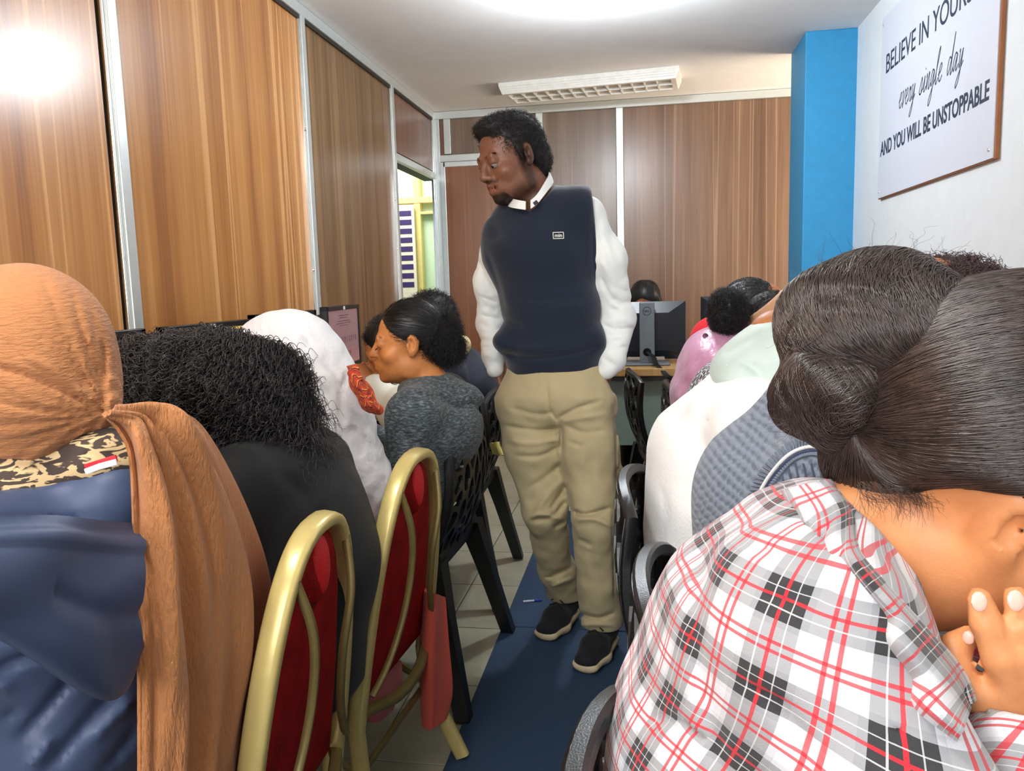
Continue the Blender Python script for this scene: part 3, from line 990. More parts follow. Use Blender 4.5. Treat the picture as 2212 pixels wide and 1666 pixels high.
def back_monitor(xc, w, y, z0, z1, label, detail):
    """monitor on the back desk, its back to the camera"""
    t = thing('monitor', label, 'monitor', (xc, y, .755), 0, 'monitors on the back desk')
    P = lambda mb, nm, m, sm=False: hang(mb.build(nm, m, smooth=sm), t)
    P(MB().box((xc - w, y, z0), (xc + w, y + .012, z1), .003), 'bezel', M_blk)
    b = MB(); i = .09
    b.loft([[(xc - w, y, z0), (xc + w, y, z0), (xc + w, y, z1), (xc - w, y, z1)],
            [(xc - w, y - .008, z0), (xc + w, y - .008, z0), (xc + w, y - .008, z1), (xc - w, y - .008, z1)],
            [(xc - w + i, y - .04, z0 + .03), (xc + w - i, y - .04, z0 + .03), (xc + w - i, y - .04, z1 - .06), (xc - w + i, y - .04, z1 - .06)]])
    P(b, 'back_shell', M_panelbk)
    P(MB().box((xc - w + .012, y + .012, z0 + .015), (xc + w - .012, y + .014, z1 - .012)), 'screen', M_scrA)
    if detail:
        sx = xc
        P(MB().box((sx - .040, y - .085, .765), (sx + .040, y - .055, z1 + .0), .006), 'stand', M_gun)
        P(MB().box((sx - .125, y - .13, .7555), (sx + .120, y + .05, .768), .005), 'foot', M_gun)
        ox = sx; oz = z1 - .048
        Mx = lambda x_, z_: Matrix(((1, 0, 0, x_), (0, 0, -1, y - .0853), (0, 1, 0, z_), (0, 0, 0, 1)))
        rg = MB(); v, f = [], []
        for j in range(28):
            c, q_ = math.cos(6.2832 * j / 28), math.sin(6.2832 * j / 28)
            v += [(.0205 * c, .0205 * q_, 0), (.0225 * c, .0225 * q_, 0), (.0225 * c, .0225 * q_, .0006), (.0205 * c, .0205 * q_, .0006)]
        for j in range(28):
            k = (j + 1) % 28
            f += [(4 * j + 3, 4 * j + 2, 4 * k + 2, 4 * k + 3), (4 * j + 1, 4 * j + 2, 4 * k + 2, 4 * k + 1)]
        hang(rg.add(v, f).build('logo_ring', M_scrO, xf=Mx(ox, oz)), t)
        lettering('lettering', 'DELL', .030, .010, M_blk, t, Mx(ox - .015, oz - .005), .03)
        P(MB().lathe([(.001, .001), (.021, .001), (.022, 0)], n=24).build('cable_hole', M_scrO, xf=Matrix.Translation((sx, y - .0855, .826)) @ Matrix.Rotation(math.pi / 2, 4, 'X')) and MB().box((sx - .001, y - .0555, .80), (sx + .001, y - .055, .81)), 'stand_pin', M_blk)
    else:
        P(MB().box((xc - .04, y - .05, .765), (xc + .04, y - .02, z0 + .1), .006), 'stand', M_blk)
        P(MB().box((xc - .12, y - .10, .7555), (xc + .12, y + .08, .768), .005), 'foot', M_blk)
    return t


mb1 = back_monitor(.012, .205, 4.35, .80, 1.093, 'dark monitor seen from behind with round logo on grey stand', True)
for o in list(bpy.data.objects):
    if o.name.startswith('cable_hole'): hang(o, mb1)
back_monitor(.535, .235, 4.40, .80, 1.112, 'black monitor seen from behind beyond the braided hair', False)
# cables from the monitor stand down behind the desk
cab = thing('cable_bundle', 'bundle of black cables from monitor stand over desk edge', 'cable', (.02, 4.2, .75))
p0 = V3((.012, 4.262, .826)); p1 = at(1438, 808, 4.09); p2 = at(1462, 838, 4.085)
for dx in (-.008, .0, .009):
    hang(MB().tube(catmull([p0 + (dx * .4, 0, 0), p0 + (.03 + dx, -.05, -.02), (p0 + p1) / 2 + (dx, -.02, -.005), p1 + (dx, 0, 0), p2 + (dx * 2, .01, 0), p2 + (.05 + dx, .03, -.16), p2 + (.05 + dx, .045, -.34)], 8), .0045, 8).build('cable', M_blk, smooth=True), cab)
# papers and a folded cloth on the back desk
pp = tag(MB().box((-.10, 4.41, .7555), (.11, 4.58, .772), .002).build('paper_stack', plain('paper', (224, 220, 212), .6)), 'stack of white paper on the back desk behind the monitor stand', 'paper')
# things on the left desk
ms = thing('computer_mouse', 'black computer mouse on the left desk near the profile face', 'mouse', (-1.12, 3.13, .742))
S = Sculpt((-1.22, 3.0, .73), (-1.02, 3.26, .81), .004)
S.ell((-1.12, 3.13, .752), (.034, .06, .03)).cut((-1.12, 3.13, .743), (0, 0, -1))
S.build('shell', M_blk, ms)
hang(MB().tube([(-1.123, 3.155, .783), (-1.123, 3.175, .778)], .004, 8).build('wheel', M_gun, smooth=True), ms)
hang(MB().tube(catmull([(-1.12, 3.19, .757), (-1.14, 3.26, .75), (-1.22, 3.3, .747), (-1.4, 3.36, .746)], 6), .002, 6).build('cord', M_blk, smooth=True), ms)
tag(MB().box((-1.20, 2.50, .7425), (-1.0, 2.85, .748), .001).build('exercise_book', plain('notebook_paper', (232, 230, 224), .6)), 'open exercise book on the left desk before the person writing', 'book')
pen = thing('ballpoint_pen', 'blue ballpoint pen lying on the runner beside the black chair leg', 'pen', tuple(at(1125, 1312, 2.85)[:2]) + (.012,))
pa = V3((-.462, 2.82, .0105)); pb_ = V3((-.395, 2.84, .0105))
hang(MB().tube([pa, pa * .4 + pb_ * .6], .0042, 8).build('barrel', plain('pen_white', (190, 200, 214), .3), smooth=True), pen)
hang(MB().tube([pa * .4 + pb_ * .6, pb_], .0048, 8).build('cap', plain('pen_blue', (26, 60, 150), .3), smooth=True), pen)

# ------------------------------------------------------------------ chairs
M_chair = plain('black_chair_plastic', (17, 18, 19), .33, bump=.12, bscale=500, spec=.6)
M_gold = plain('gold_lacquered_metal', (214, 194, 124), .28, .25, var=.05)
M_goldd = plain('dull_gold_metal', (138, 122, 72), .42, .4, var=.08)


def red_velvet():
    t = NT('worn_red_velour'); co = t.coord('Object')
    c = t.ramp(t.noise(co, 14, 4, .6), [(.3, (120, 4, 8)), (.62, (160, 8, 12)), (.85, (184, 20, 22))])
    d = t.n.new('ShaderNodeTexVoronoi'); t.l.new(t.coord('Object', (1, 1, 1)), d.inputs['Vector']); d.inputs['Scale'].default_value = 60
    dots = t.ramp(d.outputs['Distance'], [(.05, (1, 1, 1, 1)), (.12, (0, 0, 0, 1))])
    c = t.mix(t.math('MULTIPLY', dots, .3), c, lin((214, 80, 74)))
    return t.done(c, .75, 0, t.bump(t.noise(co, 260, 3), .35, .004), spec=.2)


M_red = red_velvet()
M_redhi = plain('worn_red_pad', (206, 20, 24), .6, bump=.4, bscale=300)


def clip_poly(P, n, d):
    out = []
    for i in range(len(P)):
        a, b = P[i], P[(i + 1) % len(P)]
        da, db = a.dot(n) - d, b.dot(n) - d
        if da <= 0: out.append(a)
        if (da < 0) != (db < 0) and da != db: out.append(a + (b - a) * (da / (da - db)))
    return out


def lattice(nx, ny, W, Hh, seed, shrink=.80, jit=.30):
    """voronoi web over W x H: verts (u, v), faces"""
    r = np.random.default_rng(seed)
    S = []
    for j in range(ny):
        for i in range(nx):
            S.append(((i + .5 + (.5 if j % 2 else 0) * .9 - .22 + r.uniform(-jit, jit)) / nx * W, (j + .5 + r.uniform(-jit, jit)) / ny * Hh))
    S = np.array(S); V = []; F = []
    for i, s in enumerate(S):
        P = [np.array(p, float) for p in ((0, 0), (W, 0), (W, Hh), (0, Hh))]
        for j, t in enumerate(S):
            if i == j or np.abs(t - s).max() > 3 * max(W / nx, Hh / ny): continue
            n = t - s; P = clip_poly(P, n, n.dot((s + t) / 2))
            if len(P) < 3: break
        if len(P) < 3: continue
        P = np.array(P); c = P.mean(0); k = len(P)
        Q = c + (P - c) * shrink
        base = len(V)
        for a in range(k):
            b = (a + 1) % k
            for t in (.28, .72):
                V.append(P[a] * (1 - t) + P[b] * t)
        for a in range(k): V.append(P[a])
        for a in range(k):
            b = (a + 1) % k
            for t in (.28, .72):
                V.append(Q[a] * (1 - t) + Q[b] * t)
        o0, oc, oi = base, base + 2 * k, base + 3 * k
        for a in range(k):
            b = (a + 1) % k
            F.append((o0 + 2 * a, o0 + 2 * a + 1, oi + 2 * a + 1, oi + 2 * a))
            F.append((o0 + 2 * a + 1, oc + b, oi + 2 * a + 1)); F.append((oc + b, o0 + 2 * b, oi + 2 * b)); F.append((oc + b, oi + 2 * b, oi + 2 * a + 1))
    return np.array(V), F


def thick_map(name, V, F, fn, th, m, parent):
    A = np.array([fn(*p, 0.0) for p in V]); B = np.array([fn(*p, th) for p in V])
    n = len(V); faces = []
    edges = {}
    for f in F:
        faces.append(f); faces.append(tuple(i + n for i in f[::-1]))
        for i in range(len(f)):
            a, b = f[i], f[(i + 1) % len(f)]
            key = (min(a, b), max(a, b)); edges.setdefault(key, []).append((a, b))
    for k, l in edges.items():
        if len(l) == 1:
            a, b = l[0]; faces.append((b, a, a + n, b + n))
    me = mesh_from(name, np.concatenate([A, B]), faces)
    return link(name, me, m, parent)


def back_pt(s, t, off=0.0):
    """s in -1..1 across, t in 0..1 up the back; chair faces +y"""
    w = .215 - .035 * t ** 2
    y = -.205 - .075 * t - .035 * math.sin(math.pi * min(1, t)) + .032 * s * s * (.6 + .4 * t)
    z = .415 + .385 * t - .035 * (abs(s) ** 3) * t
    return np.array([s * w, y - off, z])


def make_black_chair(label, splay=.285):
    t = thing('plastic_chair', label, 'chair', group=None)
    V, F = lattice(6, 7, 2.0, 1.0, 3, .76)
    thick_map('backrest', V, F, lambda a, b, o: back_pt(a - 1, b, o), .013, M_chair, t)
    rim = MB()
    path = [back_pt(-1, v) for v in np.linspace(0, 1, 9)] + [back_pt(u, 1.0) for u in np.linspace(-1, 1, 15)[1:-1]] + [back_pt(1, v) for v in np.linspace(1, 0, 9)]
    rim.tube(path, 1.0, 8, flat=(.012, .011), up=(0, -1, 0))
    rim.build('back_rim', M_chair, t, smooth=True)
    V, F = lattice(6, 6, 2.0, 2.0, 9, .78)
    def seat_pt(a, b, o):
        x, y = a - 1, b - 1
        return np.array([x * (.215 + .01 * y), y * .215, .435 - .012 * math.cos(x * 1.5) * math.cos(y * 1.4) - o])
    thick_map('seat', V, F, seat_pt, .014, M_chair, t)
    r = MB()
    ring = [seat_pt(a + 1, b + 1, .012) for a, b in [(-1, v) for v in np.linspace(-1, 1, 6)] + [(u, 1) for u in np.linspace(-.8, .8, 5)] + [(1, v) for v in np.linspace(1, -1, 6)] + [(u, -1) for u in np.linspace(.8, -.8, 5)]]
    r.tube(ring + [ring[0]], 1.0, 8, flat=(.026, .010), up=(0, 0, 1))
    r.build('seat_rim', M_chair, t, smooth=True)
    for sx in (-1, 1):
        for sy in (-1, 1):
            top = V3((sx * .20, -.20 if sy < 0 else .20, .43)); bot = V3((sx * splay, -.30 if sy < 0 else .27, .0075))
            k1, k0 = .034, .021
            l = MB()
            l.loft([[top + (a * k1, b * k1, 0) for a, b in ((-1, -1), (1, -1), (1, 1), (-1, 1))], [top * .6 + bot * .4 + (a * .026, b * .026, 0) for a, b in ((-1, -1), (1, -1), (1, 1), (-1, 1))],
                    [bot + (a * k0, b * k0, 0) for a, b in ((-1, -1), (1, -1), (1, 1), (-1, 1))]])
            l.build('leg', M_chair, t)
    return t


def dup(root, label):
    r = root.copy(); COL.objects.link(r); r['label'] = label
    for ch in list(root.children):
        c = ch.copy(); COL.objects.link(c); c.parent = r
    return r


def put(o, x, y, rz):
    o.location = (x, y, 0); o.rotation_euler = (0, 0, rz); return o


GR = 'black perforated plastic chairs'
HP = math.pi / 2
bc = make_black_chair('black perforated plastic chair under the woman in the grey hoodie'); bc['group'] = GR
put(bc, -.79, 2.30, HP - .05)
put(dup(bc, 'black perforated plastic chair under the person in the navy top'), -.85, 3.02, HP + .03)
bn = make_black_chair('nearest black perforated plastic chair, behind the plaid shirt', .215); bn['group'] = GR
put(bn, .222, .60, -HP - .08)
for lab, x, y, rz in (
        ('black perforated plastic chair left of the blue grey sweater', .273, 1.06, -HP - .06),
        ('black perforated plastic chair left of the white jacket and beside khaki trousers', .235, 1.59, -HP - .08),
        ('black perforated plastic chair half hidden behind the white jacket shoulder', .35, 2.40, -HP),
        ('black perforated plastic chair under the pink blouse in front of the cables', .36, 3.14, -HP + .03),
        ('empty black perforated plastic chair before the grey desk panel', .205, 3.62, -HP + .14)):
    put(dup(bn, lab), x, y, rz)

ZT = .84


def arch_pt(t, w=.195, grow=0.0):
    a = abs(t); an = (1 - a) * math.pi / 2
    s = math.copysign((w + grow) * max(0.0, math.cos(an)) ** .75, t)
    z = .30 + (ZT + grow - .30) * math.sin(an) ** .9
    return V3((s, -.20 - .15 * (z - .45), z))


def make_banquet(label):
    t = thing('banquet_chair', label, 'chair', group='red and gold banquet chairs')
    rails = [V3((-.20, -.27, .0125)), V3((-.197, -.185, .2))] + [arch_pt(v) for v in np.linspace(-1, 1, 41)] + [V3((.197, -.185, .2)), V3((.20, -.27, .0125))]
    MB().tube(rails, 1.0, 12, flat=(.0190, .0115), up=(0, -1, 0)).build('back_frame', M_gold, t, smooth=True)
    # padded back inside the arch
    S = Sculpt((-.21, -.32, .33), (.21, -.14, .87), .006)
    n = Sculpt
    w = S.window(S.lo, S.lo + S.h * S.n); _, X, Y, Z = w
    zz = np.clip((Z - .30) / (ZT - .018 - .30), 0, 1)
    half = .178 * np.clip(np.cos(np.arcsin(zz ** (1 / .9))), 0, 1) ** .75 + .0 * X
    yc = -.185 - .15 * (Z - .45)
    d = np.maximum(np.abs(X) - half, np.maximum(.345 - Z, Z - (ZT - .02)))
    q = np.maximum(np.abs(Y - yc) - .018 + .25 * np.clip(.03 + d, 0, .03), d) - .002
    S.f[w[0]] = q.astype(np.float32)
    S.ell((0, -.25, ZT - .085), (.045, .016, .045), k=.01)
    o = S.build('back_pad', M_red, t)
    o.matrix_parent_inverse = Matrix()
    pad = Sculpt((-.07, -.30, .68), (.07, -.20, .83), .004)
    pad.ell((0, -.258, ZT - .068), (.030, .012, .050))
    o = pad.build('head_pad', M_redhi, t); o.matrix_parent_inverse = Matrix()
    for sx in (-1, 1):        # the two bowed inner bars
        bow = [arch_pt(sx * .30) + (0, -.012, 0), V3((sx * .085, -.275, .70)), V3((sx * .066, -.262, .60)), V3((sx * .085, -.245, .50)), V3((sx * .135, -.228, .42)), V3((sx * .185, -.213, .375))]
        MB().tube(catmull(bow, 6), 1.0, 8, flat=(.007, .0055), up=(0, -1, 0)).build('back_bar', M_goldd, t, smooth=True)
    MB().tube(catmull([arch_pt(-.97), V3((-.16, -.20, .335)), V3((-.08, -.215, .315)), V3((0, -.22, .31)), V3((.08, -.215, .315)), V3((.16, -.20, .335)), arch_pt(.97)], 5), 1.0, 10, flat=(.012, .010), up=(0, -1, 0)).build('handle_bar', M_goldd, t, smooth=True)
    S = Sculpt((-.25, -.25, .36), (.25, .27, .50), .008)
    w = S.window(S.lo, S.lo + S.h * S.n); _, X, Y, Z = w
    qx = np.maximum(np.abs(X) - .17, 0); qy = np.maximum(np.abs(Y - .01) - .17, 0); qz = np.maximum(np.abs(Z - .435 + .4 * (X * X + (Y - .01) ** 2)) - .012, 0)
    S.f[w[0]] = (np.sqrt(qx ** 2 + qy ** 2 + qz ** 2) - .03).astype(np.float32)
    o = S.build('seat', M_red, t); o.matrix_parent_inverse = Matrix()
    for sx in (-1, 1):
        MB().tube([V3((sx * .18, .17, .41)), V3((sx * .20, .22, .0125))], 1.0, 10, flat=(.0125, .0125)).build('front_leg', M_goldd, t, smooth=True)
        MB().tube([V3((sx * .18, .14, .40)), V3((sx * .197, -.19, .2))], 1.0, 8, flat=(.009, .006)).build('brace', M_goldd, t, smooth=True)
    MB().tube([V3((-.197, -.185, .21)), V3((.197, -.185, .21))], 1.0, 8, flat=(.009, .006)).build('brace', M_goldd, t, smooth=True)
    return t


rc = make_banquet('nearer gold framed red banquet chair, right of the tan scarf')
put(rc, -.766, 1.12, HP + .035)
r2 = dup(rc, 'farther gold framed red banquet chair, before the coral cloth'); put(r2, -.752, 1.645, HP - .08)

# ------------------------------------------------------------------ people: shared anatomy
def skin(name, c, rough=.5, dark=(24, 14, 10)):
    t = NT(name); co = t.coord('Object')
    c0 = tuple(x * .86 for x in lin(c)[:3]) + (1,); c1 = tuple(min(1, x * 1.10) for x in lin(c)[:3]) + (1,)
    base = t.ramp(t.noise(co, 26, 4, .6), [(.3, c0), (.7, c1)])
    base = t.mix(t.attr('stubble').outputs['Fac'], base, lin(dark))
    lip = tuple(min(1, a * b) for a, b in zip(lin(c)[:3], (.90, .62, .60))) + (1,)
    base = t.mix(t.attr('lips').outputs['Fac'], base, lip)
    return t.done(base, rough, 0, t.bump(t.noise(co, 420, 3), .12, .002), spec=.4, sss=.12)


def hair_mat(name, c, rough=.45, spec=.5):
    t = NT(name); co = t.coord('Object')
    c0 = tuple(x * .6 for x in lin(c)[:3]) + (1,); c1 = tuple(min(1, x * 1.5) for x in lin(c)[:3]) + (1,)
    return t.done(t.ramp(t.noise(co, 60, 3), [(.3, c0), (.7, c1)]), rough, 0, spec=spec)


def cloth_mat(name, c, rough=.8, weave=.2, scale=900, sheen=.15, var=.06, crinkle=0.0, cscale=120, stretch=(1, 1, 1), blotch=6):
    t = NT(name); co = t.coord('Object')
    c0 = tuple(x * (1 - var * 2) for x in lin(c)[:3]) + (1,); c1 = tuple(min(1, x * (1 + var)) for x in lin(c)[:3]) + (1,)
    colr = t.ramp(t.noise(co, blotch, 4, .6), [(.3, c0), (.7, c1)])
    nm = t.bump(t.noise(co, scale, 2), weave, .002)
    if crinkle:
        nm = t.bump(t.noise(t.coord('Object', stretch), cscale, 3, .55, .4), crinkle, .008, nm)
    return t.done(colr, rough, 0, nm, spec=.3, sheen=sheen)


M_eye = plain('eye_white', (140, 128, 120), .35); M_iris = plain('eye_iris', (26, 16, 12), .12)
M_hairblk = hair_mat('black_hair', (20, 18, 18)); M_hairsoft = hair_mat('soft_black_hair', (26, 24, 25), .6, .4)
M_hairbr = hair_mat('brown_black_hair', (48, 36, 32), .38, .6)
M_sole = plain('cream_rubber_sole', (206, 188, 150), .6, bump=.1, bscale=80, var=.14)


def L2W(c, F, s, p):
    p = V3(p) * s
    return V3(c) + p[0] * F[0] + p[1] * F[1] + p[2] * F[2]


def W2L(c, F, s, P):
    return (P - V3(c)) @ F.T / s


def sculpt_head(S, c, F, s=1.0, ears=True, mouth=0.0, neck=None, nr=.054, fem=False):
    """head about c (middle of the head at eye level); F rows right, forward, up"""
    L = lambda p: L2W(c, F, s, p)
    S.ell(L((0, -.012, .036)), V3((.076, .097, .082)) * s, F, .02)
    S.ell(L((0, .030, -.036)), V3((.061, .062, .080)) * s, F, .03)
    jw = .046 if fem else .051
    S.ell(L((0, .034, -.078)), V3((jw, .050, .036)) * s, F, .025)
    S.ell(L((0, .078, -.098)), V3((.020, .017, .016)) * s, F, .018)
    for sx in (-1, 1):
        S.ell(L((sx * .043, .058, -.028)), V3((.023, .024, .020)) * s, F, .02)
        S.ell(L((sx * .052, .005, -.068)), V3((.016, .03, .03)) * s, F, .02)
    S.cone(L((-.034, .083, .022)), L((.034, .083, .022)), .0105 * s, k=.014)
    if fem: S.cone(L((0, .089, .012)), L((0, .1110, -.026)), .0070 * s, .0104 * s, k=.010)
    else: S.cone(L((0, .088, .014)), L((0, .110, -.028)), .0078 * s, .0120 * s, k=.010)
    for sx in (-1, 1):
        S.ell(L((sx * (.011 if fem else .0135), .0985, -.028 if fem else -.034)), V3((.0085, .010, .008)) * s, F, .006)
    for sx in (-1, 1):
        S.ell(L((sx * .032, .104 if fem else .101, .002)), V3((.016, .015, .011)) * s, F, .012, sub=True)
    S.ell(L((0, .072, -.062)), V3((.032, .027, .026)) * s, F, .016)
    S.cone(L((-.019, .088, -.056)), L((0, .1005, -.0535)), .0050 * s, .0068 * s, .005)
    S.cone(L((.019, .088, -.056)), L((0, .1005, -.0535)), .0050 * s, .0068 * s, .005)
    lz = -.069 - mouth
    S.cone(L((-.015, .088, lz)), L((0, .0985, lz)), .0055 * s, .0076 * s, .005)
    S.cone(L((.015, .088, lz)), L((0, .0985, lz)), .0055 * s, .0076 * s, .005)
    S.cone(L((-.022, .091, -.0615 - mouth * .5)), L((.022, .091, -.0615 - mouth * .5)), (.0022 + mouth * .35) * s, k=.003, sub=True)
    for sx in (-1, 1):                                        # eyelids, almost closed over the ball
        S.ell(L((sx * .032, .0815, .0052)), V3((.0155, .0135, .0105)) * s, F, .004)
    if ears:
        for sx in (-1, 1):
            E = np.array([F[0] * .88 + sx * F[1] * -.42, F[1] * .88 + sx * F[0] * .42, F[2]])
            S.ell(L((sx * .078, -.012, .0)), V3((.0095, .019, .031)) * s, E, .006)
            S.ell(L((sx * .076, -.006, -.026)), V3((.008, .011, .012)) * s, E, .006)
            S.ell(L((sx * .0845, -.006, .002)), V3((.0075, .0105, .018)) * s, E, .002, sub=True)
            S.ell(L((sx * .082, .002, -.003)), V3((.004, .005, .008)) * s, E, .003)
    if neck is not None:
        S.cone(L((0, -.028, -.055)), neck, nr * s, nr * 1.08, .03)
    return S


def face_attrs(c, F, s, beard=0.0, lips=.6, mouth=0.0):
    def stub(v):
        p = W2L(c, F, s, v)
        if not beard: return np.zeros(len(v))
        jaw = np.clip((-.050 - p[:, 2] + .25 * np.clip(.04 - p[:, 1], 0, .1) - .05 * 0) / .02, 0, 1) * np.clip((p[:, 1] + .01) / .03, 0, 1)
        side = np.clip((np.abs(p[:, 0]) - .050) / .012, 0, 1) * np.clip((.03 - p[:, 1]) / .02, 0, 1) * np.clip((p[:, 1] + .03) / .02, 0, 1) * np.clip((.035 - p[:, 2]) / .03, 0, 1) * np.clip((p[:, 2] + .14) / .02, 0, 1)
        mo = np.clip(1 - np.abs(p[:, 2] + .0465) / .007, 0, 1) * np.clip((p[:, 1] - .07) / .01, 0, 1) * (np.abs(p[:, 0]) < .034)
        goat = np.clip((-.078 - p[:, 2]) / .008, 0, 1) * (np.abs(p[:, 0]) < .036) * (p[:, 1] > .05) * (p[:, 2] > -.135)
        cheek = np.clip((-.056 - .55 * np.abs(p[:, 1] - .03) - p[:, 2] + .0) / .03, 0, 1) * (np.abs(p[:, 0]) > .03) * (p[:, 2] > -.14) * (p[:, 1] > -.02)
        return np.clip(np.maximum.reduce([mo * .95, goat * .92, cheek * .55, side * .75]), 0, 1) * beard * (p[:, 2] > -.15)
    def lp(v):
        p = W2L(c, F, s, v)
        zc = -.0615 - mouth * .5
        e = (p[:, 0] / .025) ** 2 + ((p[:, 2] - zc) / (.0145 + mouth * .6)) ** 2
        return np.clip((1 - e) * 2.2, 0, 1) * (p[:, 1] > .08) * lips
    return {'stubble': stub, 'lips': lp}


def eyes(c, F, s, parent, down=.003):
    for sx in (-1, 1):
        p = L2W(c, F, s, (sx * .032, .0808, -.0016))
        S = Sculpt(p - .016 * s, p + .016 * s, .0016)
        S.ell(p, .0112 * s)
        o = S.build('eye', M_eye, parent)
        S = Sculpt(p - .018 * s, p + .018 * s, .0012)
        S.ell(p + (F[1] * .0085 - F[2] * down) * s, V3((.0052, .0034, .0052)) * s, F)
        S.build('iris', M_iris, o)


def brows(c, F, s, m, parent, rng, n=420, rad=.0005):
    P = []
    for i in range(n):
        sx = rng.choice((-1, 1)); u = rng.random()
        x = sx * (.012 + .034 * u); z = .0215 + .006 * math.sin(u * 2.4) + rng.normal(scale=.0016); y = .0945 - .30 * (x * x) / .034
        a = L2W(c, F, s, (x, y - .0015, z)); d = (F[0] * sx * .8 + F[2] * .25 + F[1] * .35)
        P.append([a + d * .009 * s * t + F[2] * -.001 * t * t for t in (0, .5, 1)])
    return strands('eyebrows', np.array(P), rad, m, parent)


def finger(S, base, d, nrm, seg, r, bend, k=.004):
    """three phalanges from base along d, curling towards -nrm"""
    p = V3(base); d = unit(d); n = unit(nrm)
    for i, (l, b) in enumerate(zip(seg, bend)):
        ax = np.cross(d, n)
        d2 = d * math.cos(b) - n * math.sin(b); n = unit(n * math.cos(b) + d * math.sin(b)); d = unit(d2)
        q = p + d * l
        S.cone(p, q, r * (1 - .10 * i), r * (1 - .10 * (i + 1)), k)
        p = q
    return p, d, n


def sculpt_hand(S, wrist, d, n, side, s=1.0, bend=(.35, .45, .3), spread=.10, thumb=(.5, .3)):
    """palm from wrist along d, back of the hand facing n; side = +1 when the thumb lies towards d x n"""
    d = unit(d); n = unit(n - d * np.dot(n, d)); t = np.cross(d, n) * side
    w = V3(wrist); K = .084 * s
    S.slab(w, w + d * K, (.026 * s, .016 * s), (.039 * s, .0135 * s), t, .012)
    tips = []
    for i, (o, ln, r) in enumerate(((.030, .92, .0088), (.0105, 1.0, .0092), (-.0105, .95, .0088), (-.029, .76, .0078))):
        b = w + d * (K - (.002 if i in (1, 2) else .008) * s) + t * o * s
        dd = d + t * spread * (1.5 - i) * .8
        tips.append(finger(S, b, dd, n, V3((.044, .027, .023)) * ln * s, r * s, [x * (1 + .06 * i) for x in bend]))
    tb = w + d * .022 * s + t * .024 * s
    finger(S, tb, d * .62 + t * .78 - n * .15, n, V3((.042, .032, .026)) * s, .0112 * s, (0.1, thumb[0], thumb[1]), .008)
    return tips


def body(S, J, side, g=1.0, head=True, arms=True, legs=True, deep=.105, wide=.165, fem=False, mouth=0.0, ears=True, hs=1.0, hands=True, curl=(.5, .6, .4)):
    """one continuous figure from joints J"""
    sd = unit(side)
    S.slab(J['pelvis'], J['waist'], (.150 * g, .105 * g), (.128 * g, .090 * g), sd, .05)
    S.slab(J['waist'], J['chest'], (.128 * g, .090 * g), (wide * g, deep * g), sd, .05)
    S.slab(J['chest'], J['chest'] * .25 + (J['shL'] + J['shR']) * .375, (wide * g, deep * g), (.12 * g, .07 * g), sd, .05)
    S.cone(J['shL'], J['shR'], .052 * g, k=.04)
    for q in 'LR':
        S.cone(J['neck'] * .6 + J['head'] * .4 if False else J['neck'], J['sh' + q], .05 * g, .048 * g, .04)
        if arms:
            S.cone(J['sh' + q], J['el' + q], .050 * g, .039 * g, .03); S.cone(J['el' + q], J['wr' + q], .039 * g, .026 * g, .02)
            if hands:
                d = J.get('hd' + q, unit(J['wr' + q] - J['el' + q])); n = J.get('hn' + q, V3((0, 0, 1)))
                sculpt_hand(S, J['wr' + q], d, n, J.get('hs' + q, 1 if q == 'L' else -1), .96, bend=curl)
        if legs:
            S.cone(J['hip' + q], J['kn' + q], .080 * g, .056 * g, .04); S.cone(J['kn' + q], J['an' + q], .055 * g, .036 * g, .02)
            S.slab(J['an' + q] - V3((0, 0, .03)), J['toe' + q], (.034, .032), (.038, .02), J.get('fside', sd), .02)
    if head:
        sculpt_head(S, J['hc'], J['hF'], hs, ears, mouth, J['neck'], fem=fem)
    return S


def bounds(J, pad=.2):
    P = np.array([v for k, v in J.items() if isinstance(v, np.ndarray) and v.shape == (3,) and k[:2] not in ('hd', 'hn', 'fs')])
    return P.min(0) - pad, P.max(0) + pad


def seated(face, y, hipx, neck, hc, fwd, up=(0, 0, 1), sh=.18, el=None, wr=None, lean=0.0, knx=None, cx=None, zf=.0):
    """joints of somebody on a chair; face -1: towards the left partition, +1: towards the right wall"""
    J = {}
    f = V3((face, 0, 0)); r = V3((0, -face, 0))                # r: the person's right
    neck = V3(neck)
    J['pelvis'] = V3((hipx, y, .50)); J['neck'] = neck
    J['chest'] = J['pelvis'] * .30 + neck * .70 + (V3((-face * .055, 0, .0)) if cx is None else V3(cx))
    J['waist'] = J['pelvis'] * .62 + neck * .38 + V3((-face * .05, 0, 0))
    yo = neck[1] - y
    for q, s in (('L', -1), ('R', 1)):
        J['sh' + q] = neck + r * s * sh + V3((0, 0, -.055))
        e = (el or {}).get(q); w = (wr or {}).get(q)
        J['el' + q] = V3(e) if e is not None else J['sh' + q] + f * .14 + V3((0, 0, -.25)) + r * s * .05
        J['wr' + q] = V3(w) if w is not None else V3((J['el' + q][0] + face * .22, J['el' + q][1] - r[1] * s * .07, .785))
        J['hip' + q] = J['pelvis'] + r * s * .085 + f * .03
        J['kn' + q] = V3((knx if knx is not None else hipx + face * .42, y + r[1] * s * .10, .50))
        J['an' + q] = V3((J['kn' + q][0] - face * .04, J['kn' + q][1], .10 + zf)); J['toe' + q] = J['an' + q] + f * .17 + V3((0, 0, -.068))
        J['hn' + q] = V3((0, 0, 1))
    J['hc'] = V3(hc); J['hF'] = frame(fwd, up); J['head'] = V3(hc); J['fside'] = r
    J['side'] = r
    return J


